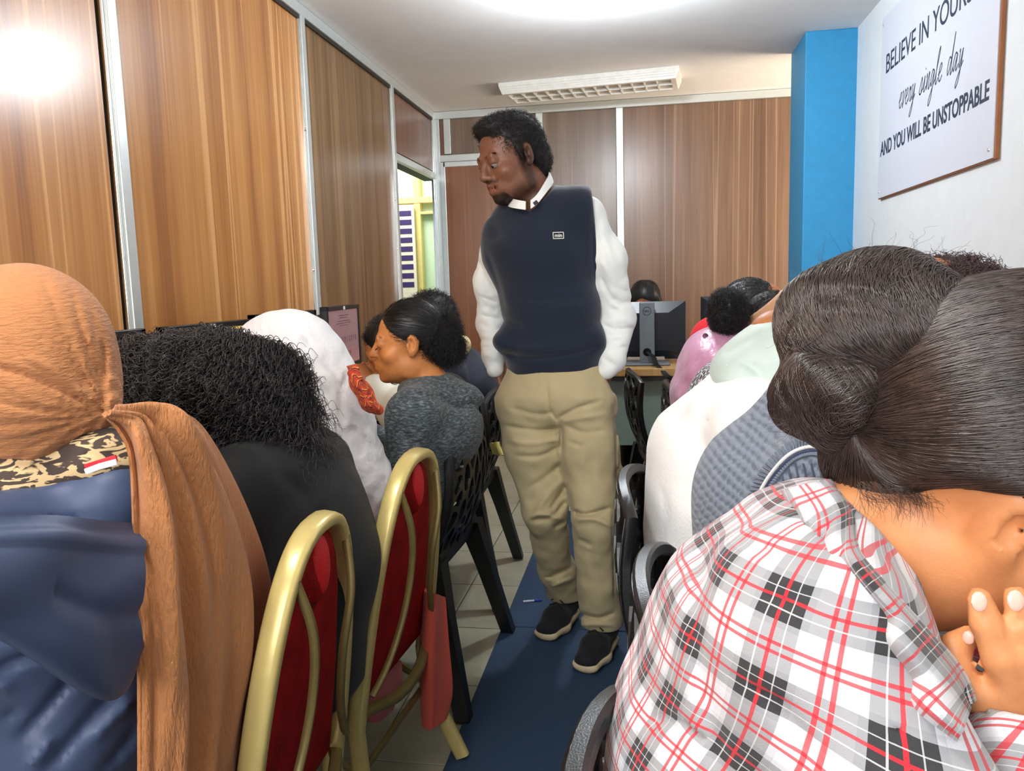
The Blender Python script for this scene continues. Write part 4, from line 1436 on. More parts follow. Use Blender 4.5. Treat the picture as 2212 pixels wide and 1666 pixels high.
def top_garment(S, J, inf=.018, g=1.0, sleeve=1.0, deep=.105, wide=.165, hem=None, collar=.0):
    sd = J['side']
    a = inf
    S.slab(J['pelvis'], J['waist'], (.150 * g + a, .105 * g + a), (.132 * g + a, .094 * g + a), sd, .05)
    S.slab(J['waist'], J['chest'], (.132 * g + a, .094 * g + a), (wide * g + a, deep * g + a), sd, .05)
    S.slab(J['chest'], J['chest'] * .25 + (J['shL'] + J['shR']) * .375, (wide * g + a, deep * g + a), (.12 * g + a, .07 * g + a), sd, .05)
    S.cone(J['shL'], J['shR'], .052 * g + a, k=.04)
    for q in 'LR':
        S.cone(J['neck'] + V3((0, 0, -.02)), J['sh' + q], .048 * g + a, .048 * g + a, .04)
        if sleeve > 0:
            S.cone(J['sh' + q], J['el' + q], .050 * g + a, .041 * g + a, .03)
            w = J['el' + q] + (J['wr' + q] - J['el' + q]) * sleeve
            S.cone(J['el' + q], w, .041 * g + a, .030 * g + a, .02)
    return S


def neck_hole(S, J, r=.066, up=.14, deep=.05):
    ax = unit(J['hc'] - J['neck'])
    S.cone(J['neck'] + ax * .015, J['neck'] + ax * up, r, r * 1.25, .012, sub=True)
    return S


def lower_garment(S, J, inf=.014, g=1.0, length=.93, wide=1.0):
    sd = J['side']
    S.slab(J['pelvis'], J['waist'], (.150 * g + inf, .105 * g + inf), (.126 * g + inf, .088 * g + inf), sd, .04)
    for q in 'LR':
        S.cone(J['hip' + q], J['kn' + q], .084 * g + inf, .060 * g * wide + inf, .04)
        S.cone(J['kn' + q], J['kn' + q] + (J['an' + q] - J['kn' + q]) * length, .060 * g * wide + inf, .046 * g * wide + inf, .02)
    return S


def shoe_pair(J, m, parent, sole=None):
    for q in 'LR':
        a = J['an' + q]; t = J['toe' + q]
        lo, hi = np.minimum(a, t) - .1, np.maximum(a, t) + .1
        lo[2] = -.02
        S = Sculpt(lo, hi, .006)
        d = unit((t - a) * (1, 1, 0))
        sd = np.cross(d, (0, 0, 1))
        heel = V3((a[0], a[1], .05)) - d * .045
        S.slab(heel, V3((t[0], t[1], .042)) + d * .015, (.036, .036), (.042, .030), sd, .02)
        S.cone(a + V3((0, 0, -.02)), a + V3((0, 0, .01)), .043, k=.02)
        S.cut((0, 0, .0075), (0, 0, -1))
        S.build('shoe', m, parent)

# ------------------------------------------------------------------ the standing man
def build_man():
    yb = 2.50
    P = at
    root = thing('person', 'man in navy knitted vest, white shirt and khaki trousers standing hands in pockets', 'person', (-.22, 2.5, .0066))
    side = unit((.97, -.24, 0))
    J = {'pelvis': P(1197, 845, yb), 'waist': P(1193, 730, yb), 'chest': P(1166, 560, yb), 'neck': P(1158, 432, yb),
         'shR': P(1088, 510, 2.54), 'shL': P(1255, 470, 2.47), 'elR': P(1061, 690, 2.62), 'elL': P(1332, 690, 2.55),
         'wrR': P(1078, 806, 2.55), 'wrL': P(1306, 812, 2.49),
         'hipR': P(1143, 880, 2.52), 'hipL': P(1262, 885, 2.48), 'knR': P(1178, 1105, 2.47), 'knL': P(1284, 1130, 2.40),
         'anR': V3((-.285, 2.685, .10)), 'anL': V3((-.150, 2.475, .10)), 'toeR': V3((-.322, 2.575, .045)), 'toeL': V3((-.172, 2.39, .045))}
    hc = P(1104, 345, 2.46); s = 1.05
    F = frame((-.70, -.64, -.28), (-.16, -.05, 1))
    J['hc'] = hc; J['hF'] = F; J['side'] = side
    J['hdR'] = unit((.45, -.1, -1)); J['hdL'] = unit((-.30, .0, -1)); J['hsR'] = 1; J['hsL'] = -1; J['hnR'] = V3((-.9, .3, 0)); J['hnL'] = V3((.9, .3, 0))
    J['fside'] = unit((.95, -.3, 0))
    lo, hi = bounds(J, .15); hi[2] += .06
    lo[2] = -.01
    sk = skin('dark_brown_skin', (124, 82, 62), .45)
    B = Sculpt(lo, hi, .0058)
    body(B, J, side, .93, wide=.16, head=False, curl=(.3, .4, .3))
    B.cone(L2W(hc, F, s, (0, -.028, -.055)), J['neck'], .056, .060, .03)
    sculpt_head(B, hc, F, s, True, .005)
    B.build('body', sk, root, face_attrs(hc, F, s, 1.0, .6, .005))
    eyes(hc, F, s, root, .004)
    rng = np.random.default_rng(5)
    brows(hc, F, s, M_hairblk, root, rng)
    # hair
    H = Sculpt(hc - .19, hc + .19, .005)
    L = lambda p: L2W(hc, F, s, p)
    H.ell(L((0, -.022, .046)), V3((.081, .096, .084)) * s, F)
    H.ell(L((0, .036, .104)), V3((.054, .046, .022)) * s, F, .03)
    H.ell(L((0, -.075, -.02)), V3((.066, .045, .055)) * s, F, .03)
    H.ell(L((0, .118, .004)), V3((.072, .084, .088)) * s, F, .012, sub=True)
    for sx in (-1, 1):
        H.ell(L((sx * .10, .028, -.035)), V3((.045, .055, .062)) * s, F, .012, sub=True)
        H.ell(L((sx * .096, -.012, -.006)), V3((.035, .025, .036)) * s, F, .008, sub=True)
        H.cone(L((sx * .071, .014, .03)), L((sx * .071, .010, -.005)), .010 * s, .006 * s, .008)
    H.cut(L((0, -.06, -.075)), -F[2] + F[1] * .35)
    h = H.build('hair', M_hairsoft, root)
    strands('hair_curls', curls(h, 5200, .013, .0036, 1.4, rng, 9, where=lambda ce, no: (W2L(hc, F, s, ce)[:, 1] < .062 + .5 * np.clip(W2L(hc, F, s, ce)[:, 2] - .07, 0, 1)).astype(float)), .0006, M_hairsoft, h)
    # moustache and chin beard
    pts = []
    for i in range(700):
        u = rng.uniform(-1, 1)
        p = L((u * .030, .0945 - .020 * u * u, -.0455 - .010 * abs(u) + rng.normal(scale=.0018))); d = unit(F[0] * .8 * np.sign(u) - F[2] * .8 + F[1] * .25 + rng.normal(scale=.2, size=3))
        pts.append([p, p + d * .003, p + d * .006])
    for i in range(1500):
        u = rng.uniform(-1, 1); v = rng.uniform(0, 1)
        p = L((u * .034, .088 - .030 * abs(u) ** 2 - .045 * v, -.098 - .016 * v + rng.normal(scale=.003)))
        d = unit(F[1] * .35 - F[2] + rng.normal(scale=.35, size=3))
        pts.append([p, p + d * .005, p + d * .010 + rng.normal(scale=.0015, size=3)])
    strands('beard', np.array(pts), .00045, M_hairblk, root)

    # shirt: sleeves, body under the vest, cuffs and collar
    M_shirt = cloth_mat('white_cotton_shirt', (236, 240, 238), .75, .12, 1200, .1, .02)
    S = Sculpt(lo, hi, .0062)
    S.slab(J['waist'], J['chest'], (.135, .085), (.165, .095), side, .05)
    S.cone(P(1235, 466, 2.48), P(1262, 464, 2.48), .044, .052, .03).cone(P(1264, 466, 2.48), P(1309, 560, 2.50), .053, .060, .04).cone(P(1309, 560, 2.50), P(1330, 688, 2.55), .060, .060, .03)
    S.cone(P(1330, 688, 2.55), P(1320, 775, 2.48), .060, .047, .03).cone(P(1320, 775, 2.48), P(1312, 800, 2.46), .040, .030, .012)
    S.cone(P(1075, 512, 2.53), P(1056, 610, 2.58), .052, .047, .04).cone(P(1056, 610, 2.58), P(1061, 695, 2.62), .047, .046, .03)
    S.cone(P(1061, 695, 2.62), P(1068, 770, 2.55), .046, .040, .03).cone(P(1066, 768, 2.55), P(1070, 796, 2.53), .036, .029, .012)
    for pts, w, a in (([(1320, 640), (1345, 655), (1368, 650)], 6, .007), ([(1318, 665), (1340, 675)], 6, .007), ([(1312, 700), (1345, 690), (1370, 700)], 7, -.006), ([(1305, 745), (1340, 735)], 6, .006),
                      ([(1300, 560), (1325, 610)], 8, -.005), ([(1310, 480), (1330, 560), (1345, 620)], 9, .005), ([(1036, 735), (1085, 738)], 5, .008), ([(1034, 700), (1070, 712), (1090, 706)], 6, .006),
                      ([(1040, 660), (1075, 672)], 7, .006), ([(1042, 762), (1075, 775)], 6, -.006), ([(1040, 590), (1062, 640)], 8, .005), ([(1305, 775), (1330, 790)], 6, .007)):
        S.fold(pts, 2.52, w, a)
    for pts, w, a in (([(1300, 700), (1330, 712), (1368, 708)], 3, .006), ([(1310, 725), (1350, 722)], 3, .006), ([(1325, 620), (1360, 632)], 3, .005), ([(1295, 590), (1318, 640), (1345, 668)], 4, .006), ([(1320, 755), (1355, 748)], 3, .006), ([(1300, 520), (1322, 575)], 4, .005), ([(1290, 470), (1300, 530)], 4, .005),
                      ([(1040, 640), (1072, 655)], 3, .005), ([(1036, 680), (1080, 690)], 3, .006), ([(1040, 718), (1088, 722)], 3, .006), ([(1045, 750), (1082, 755)], 3, .006), ([(1034, 560), (1055, 620)], 4, .005)):
        S.fold(pts, 2.52, w, a)
    S.rough(.0016, 60, 14)
    S.build('shirt', M_shirt, root)
    c = Sculpt(J['neck'] - .16, J['neck'] + .16, .004)
    # collar: a leaning ring, open in front
    ring = [P(1146, 441, 2.39), P(1160, 428, 2.40), P(1177, 402, 2.43), P(1188, 382, 2.48), P(1180, 376, 2.545), P(1150, 388, 2.58), P(1118, 412, 2.56), P(1104, 428, 2.50), P(1106, 436, 2.43), P(1118, 440, 2.395), P(1136, 443, 2.385)]
    ck = catmull(ring, 6)
    MBc = MB()
    cn = np.mean(ring, 0)
    rings = []
    for i, p in enumerate(ck):
        o = unit((p - cn) * (1, 1, 0))
        rings.append([p + V3((0, 0, .008)) - o * .004, p + V3((0, 0, .011)), p + o * .008 - V3((0, 0, .006)), p + o * .011 - V3((0, 0, .015)), p + o * .007 - V3((0, 0, .014)), p - o * .003 - V3((0, 0, .012))])
    MBc.loft(rings, cap=False)
    hang(MBc.build('collar', M_shirt, smooth=True), root)
    hang(MB().box((-.007, -.002, -.005), (.007, .002, .005), .001).build('collar_tab', plain('navy_tab', (30, 44, 66), .7), xf=Matrix.Translation(Vector(P(1157, 438, 2.372))) @ Matrix.Rotation(-.6, 4, 'Y')), root)

    # vest
    M_vest = cloth_mat('navy_knit', (20, 32, 50), .85, .5, 700, .25, .08)
    S = Sculpt(lo, hi, .0058)
    S.slab(P(1194, 752, yb), P(1190, 665, yb), (.160, .112), (.150, .108), side, .04)
    S.slab(P(1190, 665, yb), P(1160, 540, yb), (.150, .108), (.176, .118), side, .05)
    S.slab(P(1160, 540, yb), P(1166, 475, yb), (.176, .118), (.150, .09), side, .05)
    S.cone(P(1080, 502, 2.52), P(1160, 450, 2.50), .050, .062, .05).cone(P(1160, 450, 2.5), P(1250, 452, 2.46), .062, .058, .05)
    S.cone(P(1250, 452, 2.46), P(1288, 462, 2.48), .058, .052, .05).cone(P(1262, 468, 2.475), P(1288, 560, 2.50), .062, .056, .05)
    S.slab(P(1194, 795, yb), P(1193, 755, yb), (.152, .108), (.158, .114), side, .02)
    S.ell(P(1088, 737, 2.47), (.035, .05, .03), k=.05).ell(P(1290, 735, 2.47), (.03, .05, .028), k=.05)
    S.cone(P(1154, 447, 2.465), P(1148, 390, 2.46), .054, .070, .012, sub=True)
    for pts, w, a in (([(1090, 764), (1130, 773), (1180, 772), (1250, 760), (1300, 742)], 5, .010), ([(1085, 745), (1130, 755), (1190, 752)], 9, -.006), ([(1100, 640), (1150, 648), (1240, 640)], 7, .004),
                      ([(1195, 670), (1260, 655)], 8, -.004), ([(1060, 470), (1080, 520)], 10, .005), ([(1280, 440), (1282, 540), (1290, 640)], 5, .004), ([(1050, 540), (1075, 610), (1092, 680)], 6, .004),
                      ([(1080, 690), (1130, 705)], 8, .004), ([(1300, 690), (1240, 715)], 8, .004)):
        S.fold(pts, 2.42, w, a)
    S.cut(P(1194, 806, yb - .1), (0, -.35, -1))
    S.cut(P(1287, 500, 2.42), unit((1, .1, .085)), .010)
    v = S.build('vest', M_vest, root)
    # woven chest badge reading min
    nrm = unit((-.12, -.98, .10)); xr = unit(np.cross((0, 0, 1), nrm) * -1); xr = unit((.98, -.13, .02)); up = np.cross(nrm * -1, xr) * -1
    up = unit(np.cross(xr, -nrm)); up = up if up[2] > 0 else -up
    depsg = bpy.context.evaluated_depsgraph_get()
    o0 = Vector(EYE); dr = Vector(unit(at(1206, 509, 2.5) - EYE))
    inv = v.matrix_world.inverted()
    bpy.context.view_layer.update()
    hit, loc, nn, _ = v.ray_cast(inv @ o0, dr)
    loc = np.array(v.matrix_world @ loc) if hit else at(1206, 509, 2.37)
    nrm = unit(np.array(nn)) if hit else nrm
    xr = unit(np.cross((0, 0, 1), nrm)); up = np.cross(nrm, xr)
    M = Matrix([[xr[i], up[i], nrm[i], loc[i] + nrm[i] * .0012] for i in range(3)] + [[0, 0, 0, 1]])
    bw, bh = .0165, .0105
    M_thread = plain('white_thread', (228, 226, 216), .7)
    fr = MB()
    for lo_, hi_ in (((-bw, -bh, -.002), (bw, -bh + .002, .001)), ((-bw, bh - .002, -.002), (bw, bh, .001)), ((-bw, -bh, -.002), (-bw + .002, bh, .001)), ((bw - .002, -bh, -.002), (bw, bh, .001))):
        fr.box(lo_, hi_)
    hang(fr.build('badge_border', M_thread, xf=M), v)
    lettering('badge_lettering', 'min', .022, .0105, M_thread, v, M @ Matrix.Translation((-.011, -.0052, 0)), .02)

    # trousers
    M_tr = cloth_mat('khaki_cotton_twill', (184, 170, 132), .8, .25, 1100, .1, .05)
    S = Sculpt((lo[0], lo[1], .0), (hi[0], hi[1], 1.1), .0056)
    S.slab(P(1196, 780, yb), P(1197, 850, yb), (.150, .100), (.190, .118), side, .04)
    S.cone(P(1137, 880, 2.52), P(1152, 960, 2.50), .098, .092, .05).cone(P(1152, 960, 2.50), P(1178, 1105, 2.47), .092, .070, .04)
    S.cone(P(1178, 1105, 2.47), P(1200, 1225, 2.60), .068, .060, .03).cone(P(1200, 1225, 2.60), V3((-.287, 2.675, .115)), .060, .064, .02)
    S.cone(P(1264, 885, 2.48), P(1274, 975, 2.45), .096, .087, .05).cone(P(1274, 975, 2.45), P(1286, 1130, 2.40), .086, .072, .04)
    S.cone(P(1286, 1130, 2.40), P(1290, 1255, 2.44), .070, .066, .03).cone(P(1290, 1255, 2.44), V3((-.145, 2.465, .118)), .066, .070, .02)
    for pts, w, a in (([(1210, 905), (1213, 930), (1213, 990)], 5, .006),
                      ([(1200, 890), (1160, 895), (1100, 880)], 6, .004), ([(1205, 905), (1240, 885), (1300, 865)], 6, .006), ([(1208, 912), (1250, 905), (1310, 895)], 7, -.004),
                      ([(1205, 925), (1160, 930), (1090, 920)], 6, .006), ([(1205, 950), (1150, 958), (1100, 952)], 7, -.005), ([(1210, 965), (1165, 985), (1110, 985)], 6, .006),
                      ([(1225, 920), (1260, 935), (1310, 930)], 7, .006), ([(1228, 955), (1260, 965)], 6, .005),
                      ([(1215, 1000), (1180, 1030), (1135, 1060)], 8, .006), ([(1212, 1040), (1180, 1075), (1155, 1110)], 8, -.006), ([(1216, 1060), (1190, 1100)], 6, .007), ([(1218, 1085), (1195, 1115), (1150, 1125)], 6, .009),
                      ([(1145, 1120), (1165, 1112), (1215, 1122)], 6, -.009), ([(1222, 1125), (1195, 1140)], 6, .007), ([(1240, 1105), (1265, 1112), (1320, 1098)], 6, .009), ([(1240, 1125), (1280, 1120), (1325, 1140)], 8, -.008),
                      ([(1325, 1100), (1325, 1180), (1328, 1300)], 4, .004), ([(1325, 880), (1332, 960), (1330, 1060)], 4, .004), ([(1250, 1165), (1280, 1180)], 8, .005), ([(1260, 1190), (1300, 1300)], 14, -.004),
                      ([(1235, 1225), (1195, 1245), (1165, 1265)], 7, .009), ([(1238, 1250), (1200, 1265), (1170, 1285)], 6, -.007), ([(1245, 1325), (1290, 1335), (1325, 1325)], 6, .009), ([(1250, 1350), (1290, 1350), (1330, 1352)], 6, -.006),
                      ([(1062, 860), (1078, 830), (1095, 790)], 4, .008), ([(1300, 790), (1315, 820), (1326, 850)], 4, .008), ([(1180, 820), (1186, 880), (1205, 910)], 4, .004), ([(1150, 1000), (1175, 1060)], 12, .004), ([(1275, 985), (1270, 1060)], 14, .004)):
        S.fold(pts, 2.42, w * .85, a * 1.5)
    S.rough(.0028, 38, 4)
    S.cut((0, 0, .092), (0, 0, -1))
    S.cut(P(1197, 788, yb), (0, 0, 1))
    t = S.build('trousers', M_tr, root)
    # shoes
    M_shoe = cloth_mat('black_knit_shoe', (22, 24, 30), .8, .4, 800, .1)
    for q, heel, toe, h, lab in (('R', V3((-.262, 2.735, 0)), V3((-.352, 2.475, 0)), .0, 0), ('L', V3((-.118, 2.535, 0)), V3((-.202, 2.265, 0)), .0, 1)):
        d = unit(toe - heel); sd = np.cross(d, (0, 0, 1)); z0 = .0072
        lo_, hi_ = np.minimum(heel, toe) - .1, np.maximum(heel, toe) + .1; lo_[2] = -.01; hi_[2] = .17
        S = Sculpt(lo_, hi_, .0042)
        mid = heel * .45 + toe * .55
        S.slab(heel + d * .035 + V3((0, 0, z0 + .02)), mid + V3((0, 0, z0 + .02)), (.038, .026), (.049, .026), sd, .03)
        S.slab(mid + V3((0, 0, z0 + .02)), toe - d * .045 + V3((0, 0, z0 + .02)), (.049, .026), (.044, .022), sd, .03)
        w = S.window(S.lo, S.lo + S.h * S.n); _, X, Y, Z = w
        S.f = np.maximum(S.f, (Z - (z0 + .030 + .0 * X)).astype(np.float32))
        S.f = np.maximum(S.f, (z0 - Z + 0 * X + 0 * Y).astype(np.float32))
        sh_ = thing('tmp', '', '') if False else None
        so = S.build('shoe_sole', M_sole, root)
        S = Sculpt(lo_, hi_, .0042)
        S.slab(heel + d * .042 + V3((0, 0, z0 + .055)), mid + V3((0, 0, z0 + .045)), (.034, .040), (.043, .036), sd, .03)
        S.slab(mid + V3((0, 0, z0 + .045)), toe - d * .048 + V3((0, 0, z0 + .034)), (.043, .036), (.038, .026), sd, .03)
        S.cone(heel + d * .055 + V3((0, 0, .09)), heel + d * .065 + V3((0, 0, .135)), .041, .043, .03)
        S.cut((0, 0, z0 + .026), (0, 0, -1))
        up_ = S.build('shoe', M_shoe, root)
        for i in range(5):                        # laces
            cpt = heel * (.52 - .055 * i) + toe * (.48 + .055 * i); z = .118 - .012 * i
            MBl = MB().tube([cpt + sd * .026 + V3((0, 0, z - .012)), cpt + V3((0, 0, z)), cpt - sd * .026 + V3((0, 0, z - .012)) + d * .012], .0022, 6)
            hang(MBl.build('lace', plain('black_lace', (12, 12, 14), .7) if i == 0 else bpy.data.materials['black_lace'], smooth=True), up_)
    return root


build_man()

# ------------------------------------------------------------------ people along the left desk
M_sk_mid = skin('warm_brown_skin', (176, 112, 68))
M_sk_light = skin('golden_brown_skin', (206, 142, 92))
M_sk_dark = skin('deep_brown_skin', (128, 84, 60))


def sit(label, face, y, hipx, neck, hc, fwd, up, sk, h=.010, s=1.0, loc=None, fem=True, g=.92, hidden_head=True, **kw):
    root = thing('person', label, 'person', (hipx, y, .44))
    J = seated(face, y, hipx, neck, hc, fwd, up, **kw)
    lo, hi = bounds(J, .15); lo[2] = .0
    J['lo'], J['hi'] = lo, hi
    B = Sculpt(lo, hi, h)
    body(B, J, J['side'], g, head=False)
    if True: sculpt_head(B, J['hc'], J['hF'], s, not hidden_head, .0, J['neck'], fem=fem, nr=.048)
    B.build('body', sk, root, face_attrs(J['hc'], J['hF'], s, 0.0, .5))
    return root, J


def legs_and_shoes(J, root, m, shoe_m, g=.92, inf=.014, name='trousers', wide=1.0):
    S = Sculpt(J['lo'], (J['hi'][0], J['hi'][1], .95), .010)
    lower_garment(S, J, inf, g, wide=wide)
    S.build(name, m, root)
    shoe_pair(J, shoe_m, root)


M_shoe_blk = plain('black_shoe', (24, 24, 26), .5)
M_jeans = cloth_mat('dark_denim', (40, 50, 70), .8, .3)
M_blktr = cloth_mat('black_trousers', (22, 24, 26), .8, .2)


# ---- tan headscarf, navy jacket
def build_tan():
    y = .84
    root, J = sit('woman in tan crinkled headscarf and navy hooded jacket, nearest on the left', -1, y, -.80, at(85, 1050, .86), at(70, 800, .86), (-.93, .05, -.32), (-.2, 0, 1), M_sk_mid, cx=(.035, 0, 0), s=.84)
    legs_and_shoes(J, root, M_blktr, M_shoe_blk)
    M_nav = cloth_mat('navy_nylon', (66, 78, 106), .42, .12, 1400, .0, .05)
    S = Sculpt((-1.25, .48, .44), (-.45, 1.22, 1.12), .0062)
    top_garment(S, J, .022, .96, .9)
    S.cone(at(40, 1125, .86), at(240, 1080, .86), R(90, 60, 1030, .86), R(92, 230, 1000, .86), .03)
    for pts, w, a in (([(0, 1120), (120, 1122), (290, 1135)], 9, .006), ([(140, 1035), (180, 1080), (205, 1135)], 6, .004), ([(210, 1080), (285, 1100)], 12, .008), ([(0, 1440), (110, 1400)], 14, .010), ([(0, 1490), (60, 1460)], 12, -.008),
                      ([(40, 1600), (110, 1520), (165, 1450)], 16, .010), ([(100, 1666), (180, 1570), (260, 1480)], 16, .010), ([(200, 1600), (290, 1510)], 14, -.009), ([(60, 1666), (110, 1600)], 14, -.008), ([(220, 1666), (300, 1570)], 14, .009), ([(0, 1560), (60, 1520)], 14, .006)):
        S.fold(pts, .74, w, a, .2)
    S.rough(.0025, 26, 3)
    S.cone(at(75, 1020, .86), at(65, 930, .86), R(128, 75, 1000, .86), R(160, 70, 940, .86), .02, sub=True)
    S.cut(at(60, 1030, .86), (-.19, 0, 1), .02)
    S.build('jacket', M_nav, root)
    X = -.572
    hood = sheet('jacket_hood', [[atx(-90, 1122, X - .02), atx(60, 1118, X - .008), atx(180, 1124, X - .008), atx(292, 1132, X - .02)],
                                 [atx(-90, 1200, X + .006), atx(60, 1200, X + .006), atx(180, 1205, X + .006), atx(300, 1215, X)],
                                 [atx(-90, 1290, X + .014), atx(60, 1320, X + .012), atx(190, 1335, X + .012), atx(303, 1300, X + .006)],
                                 [atx(-90, 1320, X + .008), atx(60, 1392, X + .010), atx(232, 1490, X + .010), atx(300, 1380, X + .002)],
                                 [atx(-90, 1326, X - .012), atx(60, 1398, X - .006), atx(240, 1500, X - .004), atx(303, 1400, X - .016)]],
                 M_nav, root, .010, 46, 40,
                 lambda u, v: .004 * np.sin(u * 9 + v * 5) * np.sin(v * 7) - .006 * np.exp(-((v - .16) / .03) ** 2) + .005 * np.exp(-((v - .45 - .3 * (u - .6)) / .05) ** 2) * (u > .45))
    # printed collar under the scarf
    t = NT('zebra_print'); co = t.coord('Object', (24, 24, 60), (0, .35, 0))
    n = t.noise(co, 1.2, 2, .5, 1.6)
    M_z = t.done(t.ramp(n, [(.0, (66, 52, 44)), (.50, (66, 52, 44)), (.53, (206, 178, 132)), (1, (206, 178, 132))]), .8)
    S = Sculpt((-1.0, .52, .86), (-.5, 1.08, 1.08), .005)
    S.cone(at(-120, 1085, .77), at(30, 1060, .82), R(90, 60, 1010, .86), R(96, 60, 1010, .86), .03).cone(at(30, 1050, .84), at(190, 1000, .86), R(92, 60, 1010, .86), R(72, 190, 975, .86), .03)
    S.cone(at(225, 985, .86), at(290, 1000, .88), R(58, 230, 968, .86), R(50, 280, 990, .86), .03)
    for pts in ([(40, 1005), (150, 985), (270, 985)], [(120, 950), (200, 935), (270, 950)]): S.fold(pts, .84, 7, .004)
    S.build('printed_collar', M_z, root)
    tg = MB().box((-.02, -.002, -.006), (.02, .002, .006), .001)
    a = at(215, 1006, .772); b = at(250, 992, .775)
    hang(MB().tube([at(186, 1010, .776), at(215, 1001, .776), at(252, 990, .782)], 1.0, 8, flat=(.0042, .002)).build('red_collar_trim', plain('red_trim', (190, 20, 40), .7)), root)
    hang(MB().tube([at(186, 1019, .772), at(215, 1008, .772), at(252, 998, .778)], 1.0, 8, flat=(.0036, .002)).build('white_collar_trim', plain('white_trim', (236, 232, 226), .7)), root)
    # scarf
    M_tan = cloth_mat('tan_crinkle_cotton', (176, 118, 74), .8, .25, 1200, .15, .05, crinkle=.45, cscale=60, stretch=(1.2, 1.2, 5.5))
    S = Sculpt((-1.0, .66, .92), (-.60, 1.06, 1.30), .0042)
    K = at(226, 893, .86)
    S.ell(at(60, 768, .86), (R(178, 60, 768, .86), .098, R(198, 60, 768, .86)), k=.02)
    S.ell(at(78, 868, .86), (R(152, 78, 868, .86), .088, R(125, 78, 868, .86)), k=.04)
    S.cone(at(60, 925, .86), at(10, 1000, .86), R(118, 60, 925, .86), R(112, 30, 985, .86), .03)
    S.ell(K + (-.012, 0, .006), (.020, .024, .020), k=.035)
    def gathers(X, Y, Z):
        dx = X - K[0]; dz = Z - K[2]; r = np.sqrt(dx * dx + dz * dz + .3 * (Y - K[1]) ** 2)
        a = np.arctan2(dz, -dx)
        return (.0022 * np.sin(a * 13 + 1) + .0012 * np.sin(a * 31)) * np.clip(r / .03, 0, 1) * np.exp(-r / .10)
    S.warp(gathers)
    for ex, ey in ((-40, 700), (20, 640), (90, 600), (150, 610), (195, 650), (222, 720), (-60, 860), (-60, 920), (-40, 960)):
        S.fold([(226, 892), (226 * .5 + ex * .5, 892 * .5 + ey * .5 + 10), (ex, ey)], .86, 5, .0035)
    for pts, w, a in (([(226, 896), (150, 850), (60, 812), (-20, 790)], 7, .008), ([(226, 890), (170, 800), (110, 720), (80, 690)], 8, .004), ([(228, 890), (205, 790), (170, 700)], 6, .004), ([(230, 885), (226, 780), (205, 690)], 5, .004),
                      ([(226, 900), (140, 945), (40, 975)], 8, .004), ([(220, 908), (150, 970), (60, 1005)], 7, .005), ([(200, 925), (120, 955), (0, 990)], 6, -.003), ([(200, 870), (120, 800), (40, 770)], 10, -.004)):
        S.fold(pts, .86, w, a)
    ca, cb = at(228, 930, .82), at(0, 1040, .79)
    S.cut(ca, ((ca[2] - cb[2]) / (ca[0] - cb[0]), 0, -1))
    S.build('headscarf', M_tan, root)
    X = -.60
    rows = [[atx(222, 898, X), atx(232, 892, X + .008), atx(246, 884, X + .006), atx(262, 879, X - .006)],
            [atx(256, 930, X + .004), atx(300, 905, X + .018), atx(330, 890, X + .020), atx(350, 884, X)],
            [atx(280, 985, X + .012), atx(330, 960, X + .030), atx(385, 935, X + .034), atx(432, 918, X)],
            [atx(286, 1100, X + .016), atx(370, 1090, X + .040), atx(450, 1070, X + .040), atx(516, 1062, X)],
            [atx(288, 1250, X + .018), atx(390, 1245, X + .044), atx(495, 1240, X + .044), atx(575, 1220, X)],
            [atx(298, 1400, X + .020), atx(400, 1410, X + .044), atx(505, 1400, X + .040), atx(588, 1350, X - .01)],
            [atx(300, 1550, X + .020), atx(400, 1560, X + .040), atx(490, 1550, X + .030), atx(562, 1490, X - .02)],
            [atx(300, 1740, X + .020), atx(390, 1745, X + .036), atx(460, 1745, X + .030), atx(515, 1740, X - .01)]]
    M_tan2 = cloth_mat('tan_crinkle_cotton_tail', (184, 122, 74), .8, .25, 1200, .15, .05, crinkle=.6, cscale=70, stretch=(4.2, 4.2, .9))
    sheet('scarf_tail', rows, M_tan2, root, .004, 90, 110,
          lambda u, v: (.0120 * np.sin(u * 14 + 2.4 * v + .4 + .6 * np.sin(v * 5)) + .0075 * np.sin(u * 27 - 3.2 * v) + .003 * np.sin(u * 52 + 9 * v)) * np.clip(v * 4, .25, 1) * np.clip((1 - u) * 6, 0, 1) * np.clip(u * 8, .0, 1))


build_tan()


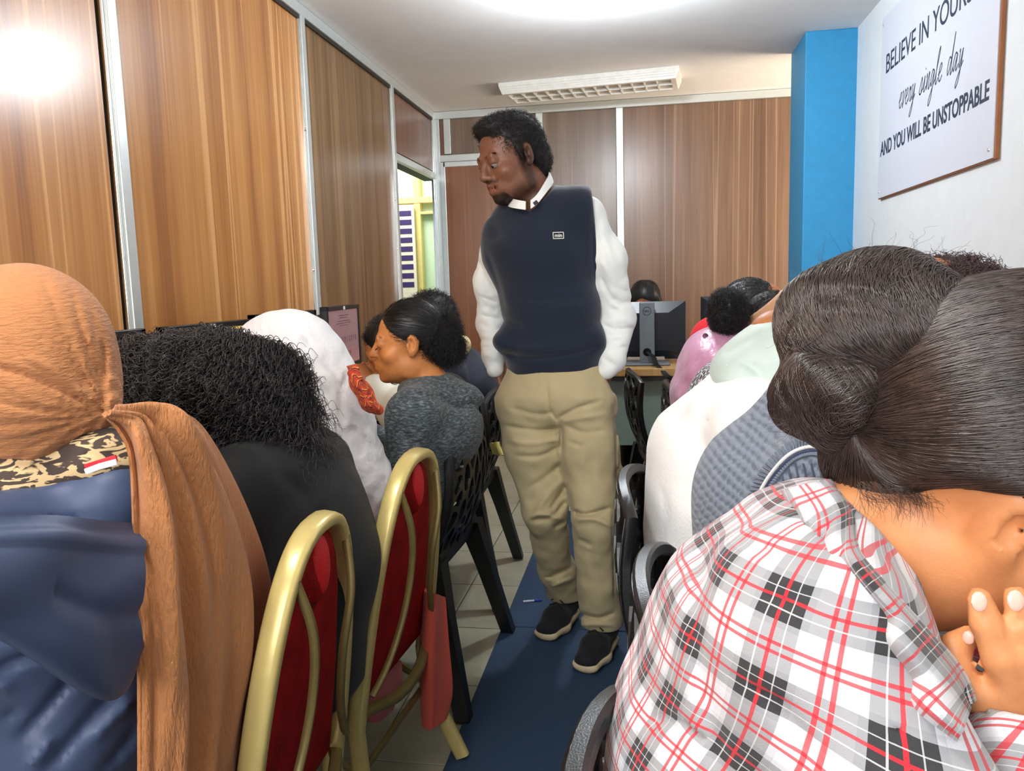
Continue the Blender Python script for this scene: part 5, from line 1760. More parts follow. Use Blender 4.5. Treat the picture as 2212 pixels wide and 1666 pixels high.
# ---- curly hair, black top
def build_curly():
    y = 1.38
    root, J = sit('woman with big curly black hair and black top, bent over the left desk', -1, y, -.76, at(575, 1000, y), at(455, 880, y), (-.86, -.05, -.5), (-.45, 0, 1), M_sk_mid, cx=(.05, 0, 0), s=.88)
    legs_and_shoes(J, root, M_blktr, M_shoe_blk)
    M_bk = cloth_mat('black_jersey', (13, 15, 16), .75, .2, 900, .08, .08)
    S = Sculpt((-1.3, .92, .42), (-.38, 1.85, 1.02), .008)
    top_garment(S, J, .022, 1.0, .95)
    sd = J['side']
    S.slab(at(640, 1560, y), at(648, 1230, y), (.20, .125), (.215, .13), sd, .05).slab(at(648, 1230, y), at(590, 1040, y), (.215, .13), (.17, .10), sd, .06)
    S.cone(at(520, 1040, 1.22), at(690, 1000, 1.52), R(75, 520, 1040, 1.2), R(58, 690, 1000, 1.52), .06)
    for pts, w, a in (([(540, 1010), (570, 1080), (580, 1200)], 14, .008), ([(600, 1020), (680, 1100), (730, 1250)], 16, .004), ([(520, 1250), (600, 1330), (660, 1400)], 14, .005)): S.fold(pts, y, w, a, .3)
    S.build('top', M_bk, root)
    rng = np.random.default_rng(21)
    H = Sculpt(J['hc'] - .34, J['hc'] + .34, .008)
    H.ell(at(385, 850, 1.34), (R(150, 385, 850, 1.34), .14, R(128, 385, 850, 1.34)), k=.05)
    H.ell(at(490, 835, 1.38), (R(122, 490, 835, 1.38), .14, R(104, 490, 835, 1.38)), k=.05)
    H.ell(at(568, 895, 1.40), (R(68, 568, 895, 1.40), .12, R(62, 568, 895, 1.4)), k=.05)
    H.ell(at(480, 930, 1.34), (R(105, 480, 930, 1.34), .12, R(52, 480, 930, 1.34)), k=.05)
    H.cone(at(520, 950, 1.30), at(620, 965, 1.36), R(30, 520, 950, 1.3), R(26, 620, 965, 1.36), .04)
    H.rough(.010, 42, 5)
    M_c = hair_mat('curly_black_hair', (30, 26, 26), .42, .6)
    h = H.build('hair', M_c, root)
    c0 = at(450, 830, 1.36)
    def flow(P):
        d = P - c0; d[:, 2] = d[:, 2] * .2 - .05; d[:, 0] += .03
        return d / (np.linalg.norm(d, axis=1, keepdims=True) + 1e-6) * .8 + V3((.15, 0, -.55))
    strands('hair_curls', curls(h, 8000, .050, .0085, 2.8, rng, 24, .012, along=flow, jitter=.7), .0010, M_c, h)
    ends = lambda ce, no: np.clip((c0[2] - .03 - ce[:, 2]) / .05, 0, 1) * (ce[:, 0] > c0[0] + .0)
    strands('hair_ends', curls(h, 900, .085, .007, 3.0, rng, 26, .03, where=ends, along=lambda P: np.tile(V3((.55, .12, -.55)), (len(P), 1)), jitter=.3), .0009, M_c, h)
    t = NT('striped_band_print'); co = t.coord('Object', (140, 140, 140), (0, .6, .4))
    w_ = t.n.new('ShaderNodeTexWave'); t.l.new(co, w_.inputs['Vector']); w_.inputs['Scale'].default_value = .6
    M_zz = t.done(t.ramp(w_.outputs['Fac'], [(.45, (30, 30, 30)), (.55, (220, 224, 214))]), .5)
    hang(MB().tube(catmull([at(478, 962, 1.24), at(470, 980, 1.235), at(472, 998, 1.235), at(482, 1004, 1.24)], 6), .007, 8).build('earring', M_zz, smooth=True), root)


build_curly()


# ---- white shawl
def build_shawl():
    y = 1.84
    root, J = sit('woman wrapped head to waist in a white gauze shawl with orange border', -1, y, -.86, at(680, 900, y), at(612, 775, y), (-.86, 0, -.5), (-.4, 0, 1), M_sk_dark, cx=(.05, 0, 0), s=.84)
    M_coral = cloth_mat('coral_cotton', (214, 92, 74), .8, .25, 800, .1, .05)
    legs_and_shoes(J, root, M_coral, M_shoe_blk, inf=.03, name='skirt', wide=1.3)
    t = NT('white_gauze'); co = t.coord('Object')
    wv = t.n.new('ShaderNodeTexWave'); t.l.new(t.coord('Object', (1, .6, 1), (0, .5, 0)), wv.inputs['Vector']); wv.inputs['Scale'].default_value = 16; wv.inputs['Distortion'].default_value = 6; wv.inputs['Detail'].default_value = 3; wv.inputs['Detail Scale'].default_value = 1.2
    nm = t.bump(wv.outputs['Fac'], .35, .004, t.bump(t.noise(co, 140, 4, .6), .4, .004))
    M_g = t.done(t.ramp(t.noise(co, 7, 4), [(.3, (222, 220, 222)), (.7, (240, 240, 242))]), .85, 0, nm, sheen=.2, sss=.0)
    S = Sculpt((-1.35, 1.42, .40), (-.45, 2.30, 1.24), .0075)
    S.ell(at(617, 775, y), (R(112, 617, 775, y), .125, R(106, 617, 775, y)), k=.05)
    S.cone(at(640, 815, y), at(675, 900, y), R(120, 640, 815, y), R(122, 675, 900, y), .05)
    S.slab(at(675, 900, y), at(715, 1060, y), (R(130, 675, 900, y), R(118, 675, 900, y)), (R(150, 715, 1060, y), R(122, 715, 1060, y)), (0, 1, 0), .05)
    S.slab(at(715, 1060, y), at(705, 1260, y), (R(150, 715, 1060, y), R(122, 715, 1060, y)), (R(150, 700, 1260, y), R(120, 700, 1260, y)), (0, 1, 0), .05)
    S.cone(at(690, 920, y + .15), at(735, 850, y + .17), R(60, 690, 920, y), R(24, 735, 850, y), .05)
    S.cone(J['shL'], J['elL'], .085, .075, .05).cone(J['shR'], J['elR'], .085, .075, .05)
    S.rough(.0015, 40, 18)
    for pts, w, a in (([(650, 720), (700, 780), (750, 850)], 8, .010), ([(755, 800), (735, 860), (745, 930)], 7, .008), ([(560, 760), (620, 860), (700, 930)], 12, .005), ([(760, 900), (780, 980), (790, 1060)], 8, .005), ([(690, 800), (735, 870)], 10, -.006),
                      ([(640, 930), (720, 940), (775, 930)], 9, .005), ([(660, 990), (740, 1000), (800, 985)], 9, -.004)): S.fold(pts, y, w, a, .3)
    for i in range(9):
        x0 = 700 + i * 14
        S.fold([(x0 + 60, 980 + 10 * i), (x0 + 20, 1040 + 12 * i), (x0 + 5, 1100 + 12 * i), (x0 + 30, 1190 + 8 * i)], y - .02, 4, .0035 * (1 if i % 2 else -1), .3)
    S.rough(.002, 60, 8)
    S.build('shawl', M_g, root)
    # patterned border
    t = NT('orange_zigzag_border'); at_ = t.attr('cloth'); sp = t.n.new('ShaderNodeSeparateXYZ'); t.l.new(at_.outputs['Vector'], sp.inputs[0])
    zig = t.math('PINGPONG', t.math('MULTIPLY', sp.outputs[0], 5.0), .5)
    st = t.math('FRACT', t.math('MULTIPLY', t.math('ADD', sp.outputs[1], t.math('MULTIPLY', zig, .22)), 7.0))
    M_o = t.done(t.ramp(st, [(.0, (196, 62, 22)), (.40, (196, 62, 22)), (.42, (226, 160, 80)), (.55, (120, 24, 20)), (.75, (208, 84, 30)), (.9, (90, 40, 80))], 'CONSTANT'), .8, 0, t.bump(t.noise(t.coord('Object'), 500, 2), .3, .002))
    yb = 1.86
    sheet('shawl_border', [[at(752, 790, yb - .06), at(758, 794, yb - .10), at(772, 803, yb - .06)], [at(758, 822, yb - .08), at(774, 822, yb - .13), at(792, 832, yb - .08)],
                           [at(768, 850, yb - .10), at(786, 852, yb - .14), at(811, 864, yb - .10)], [at(784, 874, yb - .10), at(800, 876, yb - .14), at(824, 884, yb - .10)], [at(798, 892, yb - .10), at(809, 895, yb - .12), at(822, 895, yb - .10)]], M_o, root, .012, 24, 30,
          lambda u, v: .010 * np.sin(u * 3.14) + .003 * np.sin(v * 14))
    # coral skirt hanging past the chair
    sheet('skirt_side', [[at(905, 1270, 1.80), at(930, 1280, 1.76), at(962, 1290, 1.82)], [at(905, 1380, 1.80), at(932, 1390, 1.75), at(966, 1400, 1.82)],
                         [at(906, 1480, 1.80), at(935, 1490, 1.75), at(970, 1490, 1.82)], [at(915, 1560, 1.80), at(935, 1575, 1.77), at(960, 1545, 1.82)]], M_coral, root, .010, 24, 30, lambda u, v: .006 * np.sin(u * 9 + v * 3))
    sheet('skirt_hem', [[at(745, 1455, 1.7), at(800, 1440, 1.66), at(868, 1430, 1.7)], [at(742, 1500, 1.7), at(800, 1500, 1.64), at(868, 1480, 1.7)], [at(760, 1545, 1.7), at(805, 1555, 1.66), at(850, 1535, 1.7)]],
          cloth_mat('pink_cotton', (196, 110, 112), .8, .2), root, .010, 20, 20, lambda u, v: .006 * np.sin(u * 8))


build_shawl()


# ---- grey hoodie in profile
def build_hoodie():
    y = 2.22; s = .97
    hc = at(882, 741, y)
    root, J = sit('woman in grey heather hoodie seen in profile, black hair tied back', -1, y, -.76, at(930, 838, y + .02), hc, (-.94, -.30, -.05), (-.05, -.04, 1), skin('amber_brown_skin', (204, 132, 76), .45), h=.0046, s=s, hidden_head=False, cx=(.06, 0, .0),
                  el={'L': at(868, 1035, y - .20), 'R': at(900, 1010, y + .22)})
    F = J['hF']; L = lambda p: L2W(hc, F, s, p)
    rng = np.random.default_rng(8)
    brows(hc, F, s, M_hairblk, root, rng, 260, .00028)
    ls = []
    for i in range(120):
        sx = (-1, 1)[i % 2]; u = rng.uniform(-.012, .012); p = L((sx * .032 + u, .0935 - abs(u) * .35, -.0045 - 0 * u)); ls.append([p, p + (F[1] * .004 - F[2] * .002) * s, p + (F[1] * .007 - F[2] * .005) * s])
    strands('eyelashes', np.array(ls), .0005, M_hairblk, root)
    legs_and_shoes(J, root, cloth_mat('dark_green_trousers', (52, 66, 60), .8, .2), M_shoe_blk)
    H = Sculpt(hc - .24, hc + .26, .0055)
    H.ell(L((0, -.020, .044)), V3((.081, .101, .086)) * s, F)
    H.ell(L((0, .118, -.010)), V3((.085, .088, .100)) * s, F, .008, sub=True)
    for sx in (-1, 1):
        H.ell(L((sx * .090, .030, -.045)), V3((.05, .062, .06)) * s, F, .008, sub=True); H.ell(L((sx * .09, -.012, -.012)), V3((.03, .022, .036)) * s, F, .006, sub=True)
    H.cut(L((0, -.05, -.055)), -F[2] + F[1] * .5)
    H.ell(at(948, 730, y + .02), (R(42, 948, 730, y), .06, R(45, 948, 730, y)), k=.03).ell(at(972, 757, y + .03), (R(26, 972, 757, y), .045, R(26, 972, 757, y)), k=.03)
    h = H.build('hair', M_hairblk, root)
    kn = at(930, 712, y)
    P, N = surface_samples(h, 3000, rng)
    keep = np.linalg.norm(P - at(955, 738, y + .02), axis=1) > .065; P = P[keep]; N = N[keep]
    D = kn - P; D -= N * (D * N).sum(1, keepdims=True); D /= np.linalg.norm(D, axis=1, keepdims=True) + 1e-6
    t = np.linspace(0, 1, 5)[None, :, None]
    strands('hair_strands', P[:, None] + N[:, None] * (.0012 - .004 * (t - .4) ** 2) + D[:, None] * .035 * t, .0005, M_hairblk, h)
    tail = lambda ce, no: (np.linalg.norm(ce - at(955, 738, y + .02), axis=1) < .075).astype(float)
    strands('hair_tail', curls(h, 3200, .024, .0035, 1.6, rng, 10, .004, where=tail, jitter=.5), .0005, M_hairsoft, h)
    t = NT('grey_heather_knit'); co = t.coord('Object', (1, 1, 3.4), (0, .35, 0))
    n = t.noise(co, 70, 4, .65)
    M_h = t.done(t.ramp(n, [(.34, (34, 40, 44)), (.5, (66, 76, 80)), (.68, (124, 134, 138))]), .85, 0, t.bump(t.noise(t.coord('Object'), 600, 2), .25, .002), sheen=.15)
    S = Sculpt((-1.25, 1.80, .42), (-.38, 2.66, 1.02), .0068)
    top_garment(S, J, .020, .95, .95)
    S.ell(at(905, 838, y), (R(42, 905, 838, y), .075, R(24, 905, 838, y)), k=.03)
    S.ell(at(978, 850, y + .03), (R(55, 978, 850, y), .085, R(26, 978, 850, y)), k=.035).ell(at(1020, 862, y + .05), (R(26, 1020, 862, y), .05, R(14, 1020, 862, y)), k=.03)
    for pts, w, a in (([(880, 845), (940, 862), (1020, 895)], 6, .006), ([(940, 850), (990, 880), (1035, 870)], 6, .005), ([(870, 900), (935, 880), (945, 960)], 6, .004), ([(855, 990), (900, 985)], 7, .005), ([(905, 1000), (950, 930), (960, 890)], 7, .004),
                      ([(850, 930), (840, 1000)], 8, -.004), ([(960, 905), (1000, 960)], 7, .004)): S.fold(pts, y, w, a, .3)
    neck_hole(S, J, .050, .12)
    S.build('hoodie', M_h, root)


build_hoodie()


# ---- white sweater, writing
def build_writer():
    y = 2.74; s = .98
    hc = at(846, 752, y)
    root, J = sit('person in white sweater writing with a pen, face half hidden behind the profile', -1, y, -.84, at(905, 835, y + .03), hc, (-.84, -.25, -.46), (-.35, -.08, 1), M_sk_mid, h=.008, s=s, hidden_head=False, cx=(.05, 0, 0),
                  el={'L': at(862, 905, y - .14), 'R': at(850, 850, y + .16)}, wr={'L': at(806, 832, y - .10), 'R': at(826, 818, y + .10)})
    F = J['hF']; L = lambda p: L2W(hc, F, s, p)
    rng = np.random.default_rng(18)
    legs_and_shoes(J, root, M_jeans, M_shoe_blk)
    H = Sculpt(hc - .2, hc + .2, .007)
    H.ell(L((0, -.016, .040)), V3((.080, .100, .085)) * s, F)
    H.ell(L((0, .112, -.012)), V3((.075, .080, .095)) * s, F, .008, sub=True)
    H.cut(L((0, -.05, -.055)), -F[2] + F[1] * .5)
    h = H.build('hair', M_hairblk, root)
    strands('hair_curls', curls(h, 1500, .014, .003, 1.2, rng, 8), .0006, M_hairsoft, h)
    M_w = cloth_mat('white_sweatshirt', (232, 232, 222), .8, .25, 700, .1, .03)
    S = Sculpt((-1.35, 2.3, .42), (-.55, 3.2, 1.02), .009)
    top_garment(S, J, .024, .92, .90)
    S.cone(at(862, 905, y - .14), at(820, 860, y - .12), R(30, 862, 905, y), R(20, 820, 850, y), .02)
    for pts, w, a in (([(800, 860), (830, 870)], 5, .005), ([(850, 880), (880, 870)], 6, .005), ([(830, 905), (860, 890)], 6, -.004)): S.fold(pts, y, w, a, .3)
    neck_hole(S, J, .052, .12)
    S.build('sweater', M_w, root)
    pn = thing('ballpoint_pen', 'ballpoint pen with blue cap held by the person in white', 'pen', tuple(at(785, 822, y - .12)))
    a, b = at(768, 828, y - .13), at(798, 818, y - .12)
    hang(MB().tube([a, a * .35 + b * .65], .0042, 8).build('barrel', plain('clear_pen_barrel', (206, 214, 222), .2), smooth=True), pn)
    hang(MB().tube([a * .35 + b * .65, b], .0052, 8).build('cap', plain('blue_pen_cap', (40, 60, 190), .3), smooth=True), pn)


build_writer()


# ---- navy top, short curls, at the far end
def build_navy():
    y = 3.06; s = 1.0
    hc = at(930, 695, y)
    root, J = sit('person in navy top with short afro curls, at the far end of left row', -1, y, -.80, at(985, 775, y), hc, (-.90, .05, -.35), (-.3, 0, 1), M_sk_mid, h=.011, s=.84, cx=(.06, 0, 0))
    rng = np.random.default_rng(28)
    legs_and_shoes(J, root, M_jeans, M_shoe_blk)
    H = Sculpt(hc - .22, hc + .22, .008)
    H.ell(at(932, 690, y), (R(54, 930, 690, y), .105, R(58, 930, 690, y)), k=.03).ell(at(965, 725, y), (R(30, 965, 725, y), .08, R(38, 965, 725, y)), k=.03)
    H.ell(L2W(hc, J['hF'], s, (0, .13, -.03)), V3((.08, .075, .10)), J['hF'], .01, sub=True)
    h = H.build('hair', M_hairsoft, root)
    strands('hair_curls', curls(h, 3500, .024, .004, 1.6, rng, 10), .0007, M_hairsoft, h)
    S = Sculpt((-1.3, 2.62, .42), (-.42, 3.5, 1.05), .009)
    top_garment(S, J, .024, .98, .95)
    neck_hole(S, J, .052, .12)
    S.build('top', cloth_mat('dark_navy_jersey', (22, 28, 44), .8, .2, 800, .1), root)
    cl = MB().tube(catmull([at(988, 728, 2.98), at(1003, 730, 2.97), at(1012, 742, 2.97), at(1010, 758, 2.98), at(1000, 768, 2.99)], 6), 1.0, 10, flat=(.016, .007), up=(0, -1, 0))
    cl = cl.build('hair_clip', plain('cream_hair_clip', (226, 212, 158), .35), smooth=True); hang(cl, root)
    g = MB()
    for i, (px, py) in enumerate(((994, 742), (1000, 748), (996, 756), (1003, 757), (998, 764))):
        g.tube([at(px, py, 2.97), at(px + 4, py + 4, 2.972)], .006, 8)
    g = g.build('clip_ornament', plain('gold_ornament', (190, 160, 70), .3, .6)); hang(g, root)


build_navy()

yc = thing('cloth', 'pale yellow cloth corner hanging by the black chair left of khaki trousers', 'cloth', tuple(at(1078, 985, 2.72)))
sheet('fabric', [[at(1058, 958, 2.76), at(1070, 956, 2.72), at(1080, 954, 2.74)], [at(1062, 970, 2.76), at(1074, 970, 2.71), at(1083, 968, 2.74)], [at(1066, 982, 2.76), at(1080, 984, 2.71), at(1092, 983, 2.74)]],
      cloth_mat('pale_yellow_cloth', (206, 196, 110), .8, .2), yc, .006, 16, 16, lambda u, v: .004 * np.sin(u * 9))

# ------------------------------------------------------------------ people on the right and at the back
def build_desk_woman():
    y = 4.86; s = .98
    hc = at(1393, 652, y)
    root = thing('person', 'woman with straight black hair, mostly hidden behind the back monitor', 'person', (.0, 4.98, .44))
    J = {}
    neck = at(1395, 725, y + .06)
    J['neck'] = neck; J['pelvis'] = V3((neck[0], 5.06, .50)); J['waist'] = V3((neck[0], 5.04, .68)); J['chest'] = V3((neck[0], 4.98, .84))
    for q, sx in (('L', 1), ('R', -1)):
        J['sh' + q] = neck + (sx * .17, .02, -.06); J['el' + q] = neck + (sx * .22, -.10, -.27); J['wr' + q] = V3((neck[0] + sx * .13, 4.72, .79))
        J['hip' + q] = V3((neck[0] + sx * .09, 5.02, .50)); J['kn' + q] = V3((neck[0] + sx * .10, 4.66, .50)); J['an' + q] = V3((neck[0] + sx * .10, 4.70, .10)); J['toe' + q] = V3((neck[0] + sx * .11, 4.56, .035)); J['hn' + q] = V3((0, 0, 1))
        J['hs' + q] = 1 if q == 'L' else -1
    F = frame((-.1, -.93, -.36), (0, -.3, 1))
    J['hc'] = hc; J['hF'] = F; J['head'] = hc; J['side'] = V3((1, 0, 0)); J['fside'] = V3((1, 0, 0))
    lo, hi = bounds(J, .15); lo[2] = 0; J['lo'], J['hi'] = lo, hi
    B = Sculpt(lo, hi, .010)
    body(B, J, J['side'], .9, head=False)
    sculpt_head(B, hc, F, s, True, 0, neck, fem=True, nr=.048)
    B.build('body', M_sk_mid, root, face_attrs(hc, F, s))
    eyes(hc, F, s, root)
    H = Sculpt(hc - (.2, .2, .3), hc + .2, .007); L = lambda p: L2W(hc, F, s, p)
    H.ell(L((0, -.016, .042)), V3((.086, .102, .088)) * s, F)
    for sx in (-1, 1): H.cone(L((sx * .072, .01, .02)), L((sx * .080, .02, -.15)), .024, .020, .03)
    H.cone(L((0, -.09, 0)), L((0, -.09, -.16)), .05, .045, .04)
    H.ell(L((.010, .125, -.030)), V3((.056, .075, .098)) * s, F, .012, sub=True)
    h = H.build('hair', M_hairblk, root)
    rng = np.random.default_rng(3)
    P, N = surface_samples(h, 2500, rng)
    D = V3((0, 0, -1)) - N * (N @ V3((0, 0, -1)))[:, None]; D /= np.linalg.norm(D, axis=1, keepdims=True) + 1e-6
    t = np.linspace(0, 1, 4)[None, :, None]
    strands('hair_strands', P[:, None] + N[:, None] * .001 + D[:, None] * .04 * t, .0006, M_hairblk, h)
    S = Sculpt(lo, (hi[0], hi[1], 1.05), .010)
    top_garment(S, J, .02, .9, .95); neck_hole(S, J, .052, .12)
    S.build('top', cloth_mat('dark_blue_top', (30, 40, 62), .8, .2), root)
    legs_and_shoes(J, root, M_blktr, M_shoe_blk, .9)
    ch = dup(bn, 'black perforated plastic chair of the woman behind the monitor'); put(ch, neck[0], 5.10, math.pi)


build_desk_woman()
M_skr = M_sk_mid


def build_red():
    y = 3.28; s = 1.0
    hc = at(1650, 668, y)
    root, J = sit('person in red top with braided hair, second from the far end on right', 1, y, .30, at(1578, 738, y), hc, (.86, .05, -.5), (.4, 0, 1), M_skr, h=.011, s=.86, cx=(-.05, 0, 0))
    legs_and_shoes(J, root, M_jeans, M_shoe_blk)
    F = J['hF']
    H = Sculpt(hc - .2, hc + .2, .006)
    cc = at(1618, 660, y)
    H.ell(cc, (R(60, 1618, 660, y), .105, R(58, 1618, 660, y)), k=.03)
    def ridges(X, Y, Z):
        a = np.arctan2(Z - cc[2] + .06, Y - cc[1] + 0 * X)
        return .0045 * np.cos(a * 16)
    H.warp(ridges)
    h = H.build('hair', M_hairblk, root)
    rng = np.random.default_rng(31)
    P = []
    for i in range(15):                       # braids running front to back
        a = .35 + i * 2.45 / 14
        for k in range(60):
            b = rng.uniform(.2, 2.6)
            d = V3((-math.cos(b), math.cos(a) * math.sin(b), math.sin(a) * math.sin(b)))
            p = cc + d * (R(61, 1618, 660, y), .107, R(59, 1618, 660, y))
            q = V3((-math.sin(b) * -1, math.cos(a) * math.cos(b), math.sin(a) * math.cos(b)))
            w = rng.choice((-1, 1)) * unit(np.cross(d, q)) * .006
            P.append([p - w, p + d * .004, p + w + q * .008])
    strands('braids', np.array(P), .0016, M_hairblk, h)
    S = Sculpt((-.05, 2.85, .42), (.85, 3.7, 1.08), .009)
    top_garment(S, J, .024, .95, .95)
    S.cone(at(1546, 738, y), at(1532, 800, y), R(56, 1546, 738, y), R(66, 1532, 800, y), .05)
    neck_hole(S, J, .050, .12)
    S.build('top', cloth_mat('red_jersey', (206, 16, 30), .8, .2, 800, .1), root)


build_red()


def build_pink():
    y = 2.74; s = 1.0
    hc = at(1668, 712, y)
    root, J = sit('woman in pink satin blouse, tan headband and round afro puff', 1, y, .24, at(1590, 775, y), hc, (.84, .10, -.52), (.45, 0, 1), M_skr, h=.009, s=s, hidden_head=False, cx=(-.06, 0, 0))
    legs_and_shoes(J, root, M_jeans, M_shoe_blk)
    F = J['hF']; L = lambda p: L2W(hc, F, s, p)
    rng = np.random.default_rng(33)
    H = Sculpt(hc - .25, hc + .2, .007)
    H.ell(L((0, -.014, .038)), V3((.080, .099, .086)) * s, F)
    H.ell(L((0, .115, -.015)), V3((.078, .080, .1)) * s, F, .008, sub=True)
    H.cut(L((0, -.05, -.06)), -F[2] + F[1] * .5)
    H.warp(lambda X, Y, Z: .004 * np.cos(((X - hc[0]) * F[0][0] + (Y - hc[1]) * F[0][1] + (Z - hc[2]) * F[0][2]) * 420))
    hb = H.build('hair', M_hairsoft, root)
    strands('hair_curls', curls(hb, 2600, .007, .0022, 1.2, rng, 7), .0006, M_hairsoft, hb)
    pc = at(1571, 674, y - .06)
    Q = Sculpt(pc - .13, pc + .13, .006)
    Q.ell(pc, (R(38, 1571, 674, y), .062, R(44, 1571, 674, y))).rough(.006, 60, 4)
    pf = Q.build('hair_puff', M_hairblk, root)
    strands('puff_curls', curls(pf, 4500, .018, .0035, 1.6, rng, 9, jitter=.5), .0006, M_hairblk, pf)
    B = Sculpt(hc - .2, hc + .2, .005)
    B.ell(L((0, -.012, .036)), V3((.090, .109, .095)) * s, F)
    n1 = unit(at(1590, 640, y) - at(1645, 705, y)); c1 = at(1644, 688, y)
    B.cut(c1 + n1 * .034, n1); B.cut(c1 - n1 * .030, -n1)
    B.build('headband', cloth_mat('tan_rib_headband', (206, 158, 122), .85, .6, 260, .1), root)
    t = NT('pink_satin'); co = t.coord('Object')
    M_p = t.done(t.ramp(t.noise(co, 9, 3), [(.3, (196, 134, 166)), (.7, (212, 158, 186))]), .32, 0, t.bump(t.noise(t.coord('Object', (1, 1, .5)), 16, 3), .5, .02), sheen=.2)
    S = Sculpt((-.08, 2.3, .42), (.85, 3.2, 1.08), .008)
    top_garment(S, J, .026, .98, .95)
    S.slab(at(1565, 960, y), at(1548, 800, y), (.20, .128), (.20, .128), (0, 1, 0), .05)
    for pts, w, a in (([(1470, 850), (1510, 880), (1550, 870)], 8, .007), ([(1465, 890), (1500, 905), (1540, 900)], 7, .007), ([(1500, 760), (1520, 830)], 10, .004), ([(1470, 930), (1510, 940)], 8, .006), ([(1480, 870), (1530, 850)], 8, -.006)): S.fold(pts, y, w, a, .3)
    S.rough(.003, 30, 9)
    S.cone(at(1545, 772, y), at(1610, 765, y), R(64, 1545, 772, y), R(60, 1610, 765, y), .05)
    neck_hole(S, J, .052, .12)
    o = S.build('blouse', M_p, root)
    bpy.context.view_layer.update()
    d0 = unit(at(1524, 726, y) - EYE); hit, loc, nn, _ = o.ray_cast(o.matrix_world.inverted() @ Vector(EYE), Vector(d0))
    bp_ = np.array(o.matrix_world @ loc) - d0 * .003 if hit else at(1524, 726, y - .1)
    hang(MB().lathe([(.001, .004), (.009, .003), (.010, 0)], n=12).build('button', plain('purple_button', (92, 44, 76), .4), xf=Matrix.Translation(Vector(bp_)) @ Matrix.Rotation(1.2, 4, 'X')), root)


build_pink()


def build_pattern():
    y = 2.24
    hc = at(1730, 815, y)
    root, J = sit('person in black and white patterned dress, between pink blouse and mint scarf', 1, y, .22, at(1650, 835, y), hc, (.84, 0, -.52), (.45, 0, 1), M_skr, h=.011, s=.86, cx=(-.05, 0, 0))
    t = NT('black_white_crackle_print'); v = t.n.new('ShaderNodeTexVoronoi'); v.feature = 'DISTANCE_TO_EDGE'
    t.l.new(t.coord('Object', (1, 1, .45), (0, .5, .3)), v.inputs['Vector']); v.inputs['Scale'].default_value = 75
    M_d = t.done(t.ramp(v.outputs['Distance'], [(.06, (222, 220, 222)), (.11, (52, 46, 52))]), .8)
    S = Sculpt((-.10, 1.82, .42), (.85, 2.7, 1.08), .009)
    top_garment(S, J, .028, .98, .95)
    S.slab(at(1590, 1050, y), at(1580, 860, y), (.19, .125), (.18, .115), (0, 1, 0), .05)
    S.cone(at(1585, 835, y - .1), at(1640, 780, y), R(38, 1585, 835, y), R(35, 1640, 780, y), .04)
    neck_hole(S, J, .050, .12)
    S.build('dress_top', M_d, root)
    legs_and_shoes(J, root, M_d, M_shoe_blk, inf=.03, name='dress_skirt', wide=1.2)
    H = Sculpt(hc - .2, hc + .2, .009)
    H.ell(L2W(hc, J['hF'], 1, (0, -.016, .04)), V3((.082, .10, .086)), J['hF']); H.ell(L2W(hc, J['hF'], 1, (0, .115, -.015)), V3((.078, .080, .1)), J['hF'], .008, sub=True)
    H.build('hair', M_hairblk, root)


build_pattern()


